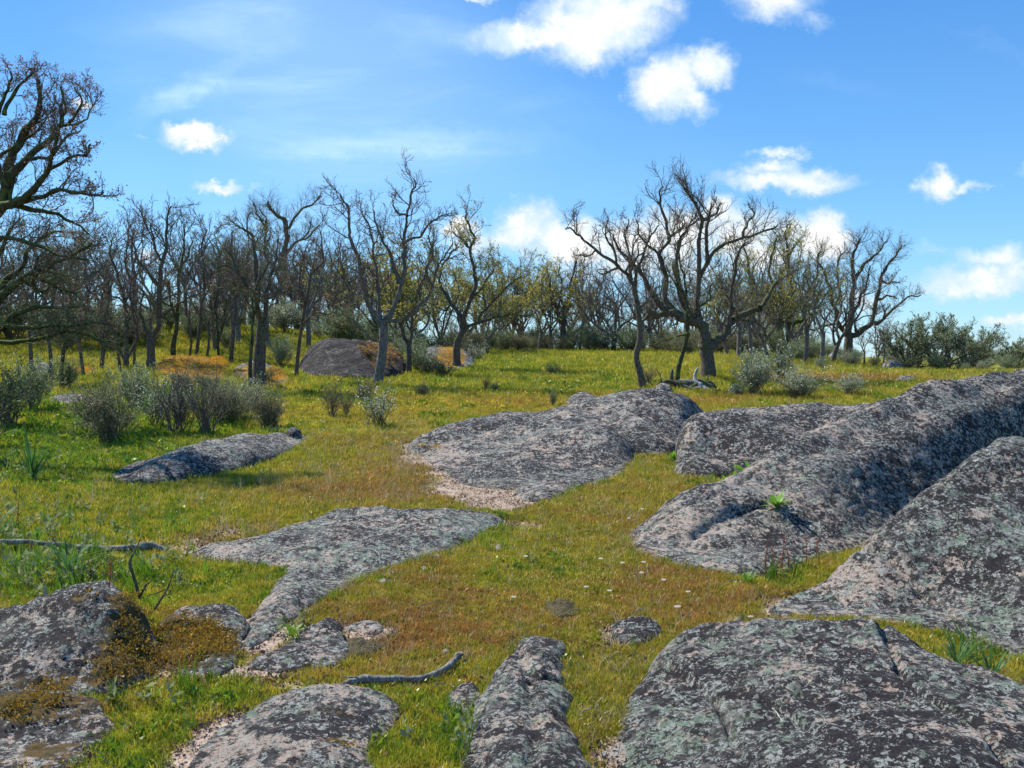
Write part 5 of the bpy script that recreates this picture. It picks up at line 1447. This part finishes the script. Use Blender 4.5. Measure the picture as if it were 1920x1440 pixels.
dense_tree(1768, 62, 4.5, 1.7, 301, 'dense rounded grey-brown bushy tree on the horizon right of the isolated oak')
dense_tree(1705, 60, 3.6, 1.6, 302, 'dense grey bushy tree overlapping the left side of the rounded horizon tree')
dense_tree(1812, 66, 3.7, 1.8, 305, 'low dense grey-green tree on the right side of the rounded horizon tree')
dense_tree(1905, 66, 2.3, 1.5, 303, 'small bushy tree cut by the right edge of the photo')
dense_tree(1970, 62, 2.8, 1.5, 304, 'bushy tree just past the right edge')

# ------------------------------------------------------------------ shrubs
def shrub(seed, name, H, Wd, nst, mats, leaf_size, leaf_p, lv=(5, 4), twr=.004, up=.12, flowers=None, stem_r=.012, jit=.22, cat='shrub', leafn=1, base=.08):
    rg = np.random.default_rng(seed)
    K = 8
    az = rg.uniform(0, 2 * np.pi, nst); tl = rg.uniform(.05, 1, nst) * Wd / H
    D = np.stack([np.cos(az) * tl, np.sin(az) * tl, np.ones(nst)], 1); D /= np.linalg.norm(D, axis=1)[:, None]
    P0 = np.zeros((nst, K, 3)); P0[:, 0, :2] = rg.normal(0, base, (nst, 2)); P0[:, 0, 2] = -.03
    L = H * rg.uniform(.55, 1.05, nst)
    for k in range(1, K):
        D = D + rg.normal(size=D.shape) * jit * .6; D[:, 2] += .04; D /= np.linalg.norm(D, axis=1)[:, None]
        P0[:, k] = P0[:, k - 1] + D * (L / (K - 1))[:, None]
    R0 = np.linspace(stem_r, stem_r * .3, K)[None].repeat(nst, 0)
    P1, R1 = grow(rg, P0, R0, lv[0], .2, (15, 50), .5, 5, jit, up, twr, .7)
    P2, R2 = grow(rg, P1, R1, lv[1], .15, (15, 50), .6, 4, jit, up, twr * .8, .8)
    root = empty(name, (0, 0, 0)); tag(root, 'x', cat)
    V, F = join([tubes(P0, R0, 4, rg), tubes(P1, R1, 3, rg), tubes(P2, R2, 3, rg)])
    tag(link('stems', mesh_np('stems', V, F, M[mats[0]]), root), kind='stuff')
    pts = np.concatenate([P2.reshape(-1, 3), P1[:, 1:].reshape(-1, 3)])
    sel = pts[rg.random(len(pts)) < leaf_p]
    V, F = join([leaf_quads(rg, sel, leaf_size, .5, leaf_size * .6, .5) for _ in range(leafn)])
    tag(link('foliage', mesh_np('foliage', V, F, M[mats[1]], False), root), kind='stuff')
    if flowers:
        t = P2[:, -1]; t = t[rg.random(len(t)) < flowers[0]]
        V, F = join([leaf_quads(rg, t, flowers[1], .9, flowers[1]) for _ in range(2)])
        tag(link('flowers', mesh_np('flowers', V, F, M['flower_white'], False), root), kind='stuff')
    return root


SH = {
    'broom': shrub(401, 'broom_bush', 1.5, .9, 26, ('twig_green', 'broom'), .05, .9, twr=.006, leafn=2),
    'brown': shrub(402, 'brown_broom', 1.3, 1.15, 38, ('twig_green', 'broom_brown'), .03, .8, twr=.0045, jit=.28, leafn=2),
    'grey': shrub(403, 'grey_green_bush', 1.5, 1.0, 24, ('twig_green', 'olive'), .06, .9, twr=.006, leafn=2),
    'pale': shrub(404, 'pale_leaved_shrub', 1.3, 1.1, 24, ('twig', 'pale'), .05, .9, twr=.005, flowers=(.35, .04), leafn=2),
    'white': shrub(405, 'white_flowering_shrub', 1.0, .7, 16, ('twig_green', 'olive'), .04, .5, twr=.004, flowers=(.45, .035)),
    'dark': shrub(406, 'dark_green_bush', 1.2, .9, 22, ('twig', 'darkleaf'), .06, .9, twr=.005),
    'wisp': shrub(407, 'wispy_dry_bush', 1.2, .5, 22, ('twig', 'broom_brown'), .024, .5, twr=.004, jit=.2),
}
sh_first = {k: True for k in SH}


def put_shrub(kind, px, py, hpx, wide, label, depth=None, group=None):
    b = G(px, py) if depth is None else np.array([(px - 960) / FPX * depth, depth, float(TZ((px - 960) / FPX * depth, depth))])
    H = {'broom': 1.5, 'brown': 1.3, 'grey': 1.5, 'pale': 1.3, 'white': 1.0, 'dark': 1.2, 'wisp': 1.2}[kind] * 1.1
    s = hpx * b[1] / FPX / H
    sc_ = (s * wide, s * wide, s)
    rz = rt.uniform(0, 6.28)
    if sh_first[kind]:
        o = SH[kind]; sh_first[kind] = False
        o.location = [float(v) for v in b]; o.rotation_euler = (0, 0, rz); o.scale = sc_; o['label'] = label
    else:
        o = copy_tree(SH[kind], b, rz, sc_, label)
    if group: o['group'] = group
    elif 'group' in o: del o['group']
    return o


for a in [
    ('pale', 1415, 742, 90, .9, 'tall silvery-green shrub at the foot of the great spreading oak'),
    ('grey', 1408, 738, 80, .7, 'grey-green shrub tucked behind the tall silvery shrub'),
    ('pale', 1492, 748, 64, 1.4, 'low round pale-leaved shrub with a dark underside right of the tall silvery shrub'),
    ('dark', 1500, 750, 36, 1.5, 'dark leafy clump added as shade at the foot of the round pale-leaved shrub'),  # dark foliage added to stand in for the shade under the pale shrub
    ('white', 1468, 715, 70, 1.1, 'light leafy shrub with white tips between the two pale shrubs and the oaks'),
    ('pale', 1590, 742, 44, 1.5, 'faint pale shrub just above the whaleback ridge'),
    ('grey', 1540, 696, 26, 1.1, 'low grey-green bush in the right meadow left of the isolated oak'),
    ('white', 712, 800, 78, 1.25, 'green bush with white flower tips in front of the central forked oak'),
    ('wisp', 624, 782, 72, .8, 'dry brown wispy bush left of the white-tipped green bush'),
    ('wisp', 650, 780, 48, .9, 'smaller faded wisp right beside the dry brown wispy bush'),
    ('wisp', 684, 756, 52, 1.2, 'reddish dry stems behind the white-tipped green bush'),
    ('brown', 205, 836, 150, .9, 'large brown twiggy bush standing in the left meadow'),
    ('brown', 170, 800, 90, .9, 'brown twiggy bush overlapping the left side of the large one'),
    ('grey', 250, 770, 90, .9, 'grey-green bush in front of the low-forked left oak'),
    ('white', 290, 800, 90, 1.0, 'sparse shrub with white blossom and thin dark stems below the orange boulder'),
    ('wisp', 335, 816, 128, 1.1, 'two thin forking dark stems with dusty foliage left of the grey bushes'),
    ('white', 340, 790, 76, 1.1, 'blossom-flecked bush just right of the sparse white-blossom shrub'),
    ('wisp', 385, 818, 130, 1.0, 'slender forked stem bush midway along the left shrub row'),
    ('brown', 425, 796, 104, 1.2, 'fuzzy grey-brown bush below the thick dark trunk'),
    ('pale', 445, 786, 76, .9, 'cream-blossomed shrub in the middle of the fuzzy brown bushes'),
    ('white', 478, 776, 70, .9, 'white-blossomed shrub at the base of the thick dark trunk'),
    ('brown', 500, 806, 96, .9, 'brown twiggy bush at the right end of the left shrub row'),
    ('wisp', 515, 806, 70, .8, 'last dry wisp at the right end of the left shrub row'),
    ('dark', 20, 800, 130, 1.0, 'dark green leafy bush at the left edge of the meadow'),
    ('grey', 60, 770, 100, .9, 'blue-green bush right of the dark one at the left edge'),
    ('dark', -40, 840, 150, 1.0, 'dark bush partly outside the left edge'),
    ('broom', 130, 730, 60, 1.1, 'green broom behind the grey rounded rock'),
    ('grey', 530, 690, 60, .9, 'light green bush behind the orange mossy boulder'),
    ('dark', 500, 720, 30, 1.6, 'low dark greenery around the thick dark trunk'),
    ('broom', 395, 735, 34, 1.6, 'low broom between the flat orange boulder and the grey bushes'),
    ('brown', 345, 735, 50, 1.5, 'dull brown scrub covering the foot of the flat orange boulder'),
    ('dark', 800, 702, 40, 1.5, 'dark green scrub left of the long low orange-mossed boulder'),
    ('grey', 785, 698, 60, 1.0, 'tall blue-green scrub right of the slim forked oak'),
    ('dark', 830, 706, 30, 1.6, 'deep green asphodel-like clump in front of the long low boulder'),
    ('white', 893, 678, 36, 1.4, 'small whitish-green bush right of the S-bent trunk'),
    ('broom', 880, 662, 34, 1.2, 'rounded broom bush behind the S-bent trunk'),
    ('dark', 1035, 704, 24, 1.4, 'small dark leaning shrub alone in the central meadow'),
    ('dark', 1022, 708, 12, 2.0, 'little dark plant just left of the leaning meadow shrub'),
    ('broom', 1036, 764, 34, .6, 'small upright green sprig behind the middle outcrop'),
    ('wisp', 912, 735, 34, .7, 'thin brownish stalk in the central meadow'),
    ('broom', 928, 737, 20, 1.2, 'small green tuft beside the thin brownish meadow stalk'),
    ('dark', 790, 746, 26, 1.3, 'low dark shrub right of the white-tipped green bush'),
    ('wisp', 795, 745, 34, .6, 'short dark dry stalk in the low dark shrub'),
    ('dark', 990, 664, 12, 3.0, 'dark low mound at the back edge of the meadow'),
    ('wisp', 1215, 722, 40, 1.2, 'dry twigs left of the bleached dead log'),
    ('grey', 1385, 744, 24, 1.5, 'bright low weeds between the dead log and the silvery shrub'),
    ('pale', 1690, 676, 22, 1.6, 'pale broom patch under the dense horizon tree'),
    ('broom', 1890, 690, 24, 2.2, 'pale green broom at the right edge above the whaleback'),
    ('pale', 1850, 690, 18, 2.2, 'pale low scrub left of the right-edge broom'),
]:
    put_shrub(*a)

# understory thickets behind the meadow
word = {'broom': 'green broom', 'brown': 'brown twiggy broom', 'grey': 'grey-green bush', 'dark': 'dark bush', 'pale': 'pale blossoming bush'}
for i in range(250):
    px = rt.uniform(-260, 1960)
    if px < 560:
        d_ = rt.uniform(38, 64)
    elif px < 900:
        d_ = rt.uniform(44, 66)
    elif px < 1250: d_ = rt.uniform(57, 72)
    elif px < 1620: d_ = rt.uniform(50, 76)
    else: d_ = rt.uniform(56, 80)
    kind = rt.choice(['broom', 'brown', 'grey', 'dark', 'pale'], p=[.32, .27, .25, .04, .12])
    hm = rt.uniform(.9, 2.1) * (1 if px < 1600 else .6)
    x = (px - 960) / FPX * d_
    put_shrub(kind, px, 0, hm * FPX / d_, rt.uniform(.9, 1.5), f'{word[kind]} {zone(px)}', depth=d_, group=f'bushes of the thicket {zone(px)}')
# far belt: small low trees and scrub carrying the skyline
for i in range(46):
    px = rt.uniform(-300, 2250); d_ = rt.uniform(95, 150)
    kind = rt.choice(['broom', 'brown', 'grey'])
    put_shrub(kind, px, 0, rt.uniform(1.6, 2.8) * FPX / d_, rt.uniform(1.3, 2.2), f'distant {word[kind]} on the skyline {zone(px)}', depth=d_, group=f'distant scrub {zone(px)}')


from collections import defaultdict
bylab = defaultdict(list)
for o in sc.objects:
    if o.parent is None and 'label' in o and 'group' in o: bylab[(o['label'], o['group'])].append(o)
ordn = ['leftmost', 'second from left', 'third from left', 'fourth from left', 'fifth from left', 'sixth from left', 'seventh from left', 'eighth from left', 'ninth from left', 'tenth from left']
for (lb, gp), L in bylab.items():
    if len(L) < 2: continue
    L.sort(key=lambda o: o.location.x / o.location.y)
    for i, o in enumerate(L):
        if i == len(L) - 1: o['label'] = 'rightmost ' + lb
        elif i < 10: o['label'] = ordn[i] + ' ' + lb
        elif len(L) - i <= 4: o['label'] = ordn[len(L) - i - 1].replace('left', 'right') + ' ' + lb


# ------------------------------------------------------------------ sticks and logs
def stick(name, label, cat, pts, r, m, seed, children=()):
    rg = np.random.default_rng(seed)
    pts = np.array(pts); K = max(14, len(pts) * 5)
    c = resample(pts, K) + np.cumsum(rg.normal(0, np.linalg.norm(pts[-1] - pts[0]) * .004, (K, 3)), 0) * 0.6
    rr = np.interp(np.linspace(0, 1, K), np.linspace(0, 1, len(r)), r) * (1 + rg.normal(0, .10, K))
    rr[0] *= .6; rr[-1] *= .5
    b = pts[0]
    V, F = tubes(c[None], rr[None], 9, rg)
    cap = np.array([c[0], c[-1]]); n0 = len(V); V = np.vstack([V, cap])
    ring = np.arange(9)
    F0 = np.stack([ring * 0 + n0, (ring + 1) % 9, ring], 1); F1 = np.stack([ring * 0 + n0 + 1, n0 - 9 + ring, n0 - 9 + (ring + 1) % 9], 1)
    me = mesh_np(name, V - b, [F, F0, F1], M[m])
    o = link(name, me, loc=b); tag(o, label, cat)
    for nm, cp, cr in children:
        cp = np.array(cp); k = 10; q = resample(cp, k) + rg.normal(0, .004, (k, 3)); q[0] = cp[0]
        V, F = tubes(q[None], np.linspace(cr[0], cr[1], k)[None], 6, rg)
        link(nm, mesh_np(nm, V - b, F, M[m]), o)
    return o


def up(px, py, h):
    a = G(px, py); return a + [0, 0, h]


stick('fallen_stick', 'curved grey driftwood-like stick lying above the round bottom rock', 'stick',
      [up(642, 1296, .03), up(680, 1288, .035), up(740, 1286, .03), up(800, 1280, .03), up(842, 1262, .04), up(862, 1245, .06), (P(872, 1220, 4.5))], [.012, .02, .017, .016, .02, .018, .004], 'deadgrey', 501,
      [('side_twig', [up(690, 1288, .04), up(665, 1292, .05), up(640, 1290, .05)], (.008, .002))])
stick('fallen_branch', 'long thin grey branch lying in the grass at the left edge', 'stick',
      [up(-120, 1040, .12), up(0, 1038, .11), up(60, 1038, .11), up(140, 1040, .10), up(220, 1040, .10), up(262, 1036, .11), up(290, 1034, .10), up(325, 1034, .04)], [.016, .019, .020, .022, .025, .034, .03, .022], 'deadgrey', 502)
stick('dead_log', 'bleached silvery forked dead branch on the ground below the great oak', 'log',
      [P(1309, 688, 26), P(1303, 702, 26), P(1305, 714, 25.9), P(1319, 726, 25.7), P(1338, 742, 25.5)], [.03, .05, .07, .08, .10], 'dead', 503,
      [('side_limb', [P(1303, 717, 25.9), P(1288, 714, 25.9), P(1272, 713, 26)], (.05, .02)), ('side_limb', [P(1318, 725, 25.7), P(1300, 728, 25.6), P(1280, 722, 25.6)], (.04, .02))])
stick('fallen_log', 'dark rotting log lying under the bleached branch', 'log',
      [P(1262, 722, 26.2), P(1285, 722, 26.1), P(1310, 722, 26), P(1338, 734, 25.8)], [.12, .16, .18, .15], 'bark', 504)
stick('fallen_branch', 'dark broken branch arching left of the bleached dead log', 'branch', [P(1222, 738, 26), P(1236, 722, 26), P(1256, 716, 26.1), P(1275, 724, 26)], [.03, .06, .07, .04], 'bark', 511,
      [('side_twig', [P(1240, 720, 26), P(1238, 704, 26), P(1230, 692, 26)], (.025, .008)), ('side_twig', [P(1230, 728, 26), P(1218, 716, 26), P(1212, 700, 26)], (.02, .006))])
stick('fallen_branch', 'brown broken branch lying in front of the massive forked trunk', 'branch', [P(1285, 733, 25.6), P(1305, 722, 25.8), P(1330, 718, 26), P(1344, 726, 26)], [.05, .08, .07, .03], 'bark', 512,
      [('side_twig', [P(1322, 718, 26), P(1328, 706, 26), P(1324, 698, 26)], (.025, .008))])
stick('stump_stake', 'short dark broken stem standing beside the leaning mossy tree', 'stump', [P(1260, 726, 26.3), P(1259, 710, 26.3), P(1261, 692, 26.3)], [.07, .06, .03], 'bark', 505)
b_ = P(258, 1125, 4.95)
stick('dry_branch', 'dark dead twig sticking up behind the left boulder', 'twig',
      [P(262, 1122, 4.95), P(252, 1085, 5.0), P(243, 1055, 5.0), P(254, 1030, 5.05), P(266, 1002, 5.1)], [.008, .010, .008, .004, .002], 'bark', 506,
      [('side_twig', [P(262, 1120, 4.95), P(272, 1100, 4.9), P(284, 1090, 4.9)], (.008, .003))])
stick('dry_branch', 'thin forked dead twig right of the dark one behind the left boulder', 'twig',
      [P(288, 1145, 5.0), P(305, 1118, 5.05), P(315, 1100, 5.1), P(322, 1080, 5.1), P(327, 1066, 5.1)], [.007, .007, .005, .003, .002], 'bark', 507,
      [('side_twig', [P(312, 1105, 5.1), P(290, 1112, 5.1), P(272, 1124, 5.05)], (.005, .002)), ('side_twig', [P(305, 1118, 5.05), P(318, 1112, 5.0), P(324, 1094, 5.0)], (.004, .002))])
stick('dry_twig', 'thin curved twig lying on top of the central slab', 'twig', [HIT(a_, b_) + [0, 0, .008] for a_, b_ in ((682, 1032), (700, 1034), (710, 1042), (712, 1052))], [.004, .004, .004, .002], 'dead', 508)
stick('dry_twig', 'thin pale twig on the bottom right rock', 'twig', [HIT(a_, b_) + [0, 0, .008] for a_, b_ in ((1448, 1330), (1458, 1343), (1468, 1358))], [.002, .003, .002], 'dead', 509)
stick('dry_twig', 'pale dry fork of twig on top of the two-lobed rock', 'twig', [P(1012, 1250, 4.3), P(1008, 1235, 4.35), P(1004, 1228, 4.4)], [.004, .003, .002], 'dead', 510, [('side_twig', [P(1018, 1245, 4.3), P(1024, 1236, 4.3), P(1022, 1226, 4.3)], (.003, .001))])
rs = np.random.default_rng(9)
for i in range(26):
    px, py = rs.uniform(620, 1500), rs.uniform(960, 1430)
    a = G(px, py)
    if not off_rocks(a[:1], a[1:2], -.05)[0]: continue
    an = rs.uniform(0, 6.28); L = rs.uniform(.06, .2); dv = np.array([math.cos(an), math.sin(an), 0]) * L
    t_ = stick('dry_twig', 'thin dry twig lying loose in the foreground turf', 'twig', [a + [0, 0, .03], a + dv * .5 + [0, 0, .035] + rs.normal(0, .008, 3), a + dv + [0, 0, .03]], [.002, .003, .0015], 'deadgrey', 520 + i)
    t_['group'] = 'loose dry twigs in the turf'


# ------------------------------------------------------------------ leafy plants built leaf by leaf
def leaf_mesh(L, Wd, droop, m, seg=5):
    t = np.linspace(0, 1, seg)
    w = Wd * np.sin(np.pi * np.clip(t * .93 + .05, 0, 1)) ** .8; w[-1] = .001
    zc = L * t * math.cos(.3) * (1 - droop * t * .6); xc = L * (t * .35 + droop * t ** 2 * .7)
    V = []
    for i in range(seg): V += [[xc[i], -w[i] / 2, zc[i] + w[i] * .12], [xc[i], 0, zc[i]], [xc[i], w[i] / 2, zc[i] + w[i] * .12]]
    F = []
    for i in range(seg - 1):
        a = i * 3; F += [[a, a + 1, a + 4, a + 3], [a + 1, a + 2, a + 5, a + 4]]
    return mesh_np('leaf', np.array(V), np.array(F), M[m])


def leafy(name, label, cat, loc, n, L, Wd, m, seed, spread=1.0, droop=(.2, .9)):
    rg = np.random.default_rng(seed)
    root = empty(name, loc); tag(root, label, cat)
    ms = [leaf_mesh(L * rg.uniform(.7, 1.1), Wd, rg.uniform(*droop), m) for _ in range(4)]
    for i in range(n):
        o = link('leaf', ms[i % 4], root)
        s = rg.uniform(.6, 1.1)
        o.scale = (s, s, s); o.rotation_euler = (rg.normal() * .1, rg.uniform(-.15, .55) * spread, 2.4 * i + rg.normal() * .2)
        o.location = (rg.normal() * .006, rg.normal() * .006, rg.uniform(0, .3) * L * .5)
    return root


leafy('leafy_plant', 'bright green leafy rosette growing in a crack on the flank of the huge whaleback', 'plant', HIT(1456, 955), 26, .17, .035, 'bright', 601)
leafy('leafy_plant', 'bright green plant between the round dark boulder and the whaleback, the upper one', 'plant', G(1408, 912), 26, .36, .07, 'bright', 602, 1.5)
leafy('leafy_plant', 'lower bright green plant at the foot of the round dark boulder', 'plant', G(1372, 912), 22, .24, .055, 'bright', 603, 1.6)
leafy('leafy_plant', 'small bright plant at the left side of the round dark boulder', 'plant', G(1266, 868), 14, .22, .05, 'bright', 604)
leafy('grass_clump', 'tall arching dark green blades standing behind the left boulder', 'plant', G(128, 1092), 22, .52, .022, 'deepgreen', 605, .9, (.1, .8))
leafy('grass_clump', 'dark green spear-leaved clump cut by the left edge', 'plant', G(-6, 1010), 16, .55, .025, 'deepgreen', 606, 1.0, (.1, .7))
leafy('grass_clump', 'tall green spears in the meadow left of the long slab', 'plant', G(60, 905), 24, .62, .03, 'deepgreen', 607, .7, (.05, .5))
leafy('grass_clump', 'green grass clump growing out of the gap above the bottom right rock', 'plant', G(1795, 1262), 40, .3, .009, 'deepgreen', 608, .9, (.1, .6))
leafy('grass_clump', 'bright grass at the foot of the huge whaleback nose', 'plant', G(1400, 1096), 34, .13, .010, 'bright', 609, 1.4, (.1, .7))
leafy('grass_clump', 'dark grass tuft just right of the green clump in the right-hand gap', 'plant', G(1860, 1290), 30, .28, .010, 'deepgreen', 610, .9, (.1, .6))
leafy('leafy_plant', 'small yellow-green leafy weed in the weeds behind the left boulder', 'plant', G(70, 1010), 16, .13, .035, 'bright', 611, 1.5)
leafy('grass_clump', 'bright blades between the slab tail and the pointed rock', 'plant', G(548, 1196), 30, .10, .008, 'bright', 612, 1.2, (.1, .6))


def spikes(label, spots, seed, group='reddish seed spikes in the crevice'):
    rg = np.random.default_rng(seed)
    for (px, py, d_, h) in spots:
        b = HIT(px, py); pts = [b, b + [0, rg.normal() * .01, h * .5], b + [rg.normal() * .015, 0, h]]
        c = resample(np.array(pts), 8)
        V, F = tubes(c[None], np.linspace(.004, .002, 8)[None], 5, rg)
        root = empty('red_spike', b); tag(root, label, 'plant', group)
        link('stem', mesh_np('stem', V - b, F, M['red']), root)
        V, F = leaf_quads(rg, np.repeat(c[3:], 6, 0), .014, .7, .006)
        tag(link('seed_heads', mesh_np('seed_heads', V - b, F, M['red'], False), root), kind='stuff')


spikes('thin reddish seed spike standing in the crevice mouth between the two right-hand rocks', [(1436, 1082, 7.0, .24), (1448, 1078, 7.0, .2), (1468, 1075, 6.9, .26), (1478, 1078, 6.9, .18), (1512, 1060, 6.7, .2), (1530, 1050, 6.7, .17), (1456, 1085, 6.9, .15)], 611)
spikes('thin reddish dock stem among the weeds behind the left boulder', [(100, 1040, 6.2, .16), (60, 1060, 6.0, .18), (35, 1000, 7.2, .3), (170, 1090, 5.6, .14), (205, 1100, 5.5, .14)], 612, 'reddish dock stems among the weeds')

# single white daisies one can count
for i, (px, py) in enumerate([(1205, 967), (1127, 1065), (1168, 1072), (1204, 1092), (1208, 1072), (1292, 1130), (1272, 1160), (1246, 1106), (1186, 1192), (1144, 1128), (986, 1060), (963, 1140), (1180, 985), (1100, 1120), (1410, 1240 - 60)]):
    a = G(px, py); r_ = .02 if i != 6 else .026
    root = empty('daisy', a); tag(root, 'single small white daisy in the turf between the slab and the right-hand rocks', 'flower', 'scattered white daisies in the turf')
    rg = np.random.default_rng(700 + i); h = .06
    V, F = tubes(np.array([[[0, 0, 0], [.003, 0, h * .5], [0, 0, h]]]), np.full((1, 3), .0012), 4, rg)
    link('stem', mesh_np('stem', V, F, M['bright']), root)
    an = np.arange(10) * 2 * np.pi / 10
    V = []; F = []
    for q_, t_ in enumerate(an):
        c_, s_ = math.cos(t_), math.sin(t_); tx, ty = -s_, c_
        V += [[c_ * .002, s_ * .002, h], [c_ * r_ * .6 + tx * r_ * .22, s_ * r_ * .6 + ty * r_ * .22, h + .003], [c_ * r_, s_ * r_, h + .002], [c_ * r_ * .6 - tx * r_ * .22, s_ * r_ * .6 - ty * r_ * .22, h + .003]]
        F.append([q_ * 4, q_ * 4 + 1, q_ * 4 + 2, q_ * 4 + 3])
    V = np.array(V); V = V @ np.array(Matrix.Rotation(.6, 3, 'X'))
    V[:, 2] += h - V[:, 2].mean()
    link('petals', mesh_np('petals', V, np.array(F), M['flower_white'], False), root)

# clod of earth in the turf
rock('earth_clod', 'dark crumbly clod of earth in the middle of the foreground turf', 'clod', [(1020, 1140), (1035, 1158), (1070, 1162), (1088, 1148), (1085, 1132), (1050, 1126)], [hh(1050, 1145, .035), hh(1070, 1145, .03)], .1, 'earth', .008, rough=1.6, lump=.05, moss=[(1050, 1145, 40, 20, .45)])
rock('earth_clod', 'small dark mossy lump right of the pointed rock', 'clod', [(640, 1215), (660, 1232), (700, 1228), (720, 1212), (690, 1200), (655, 1200)], [hh(670, 1215, .03), hh(700, 1215, .02)], .1, 'earth', .009, rough=1.6, lump=.05, moss=[(680, 1215, 60, 30, .6)])
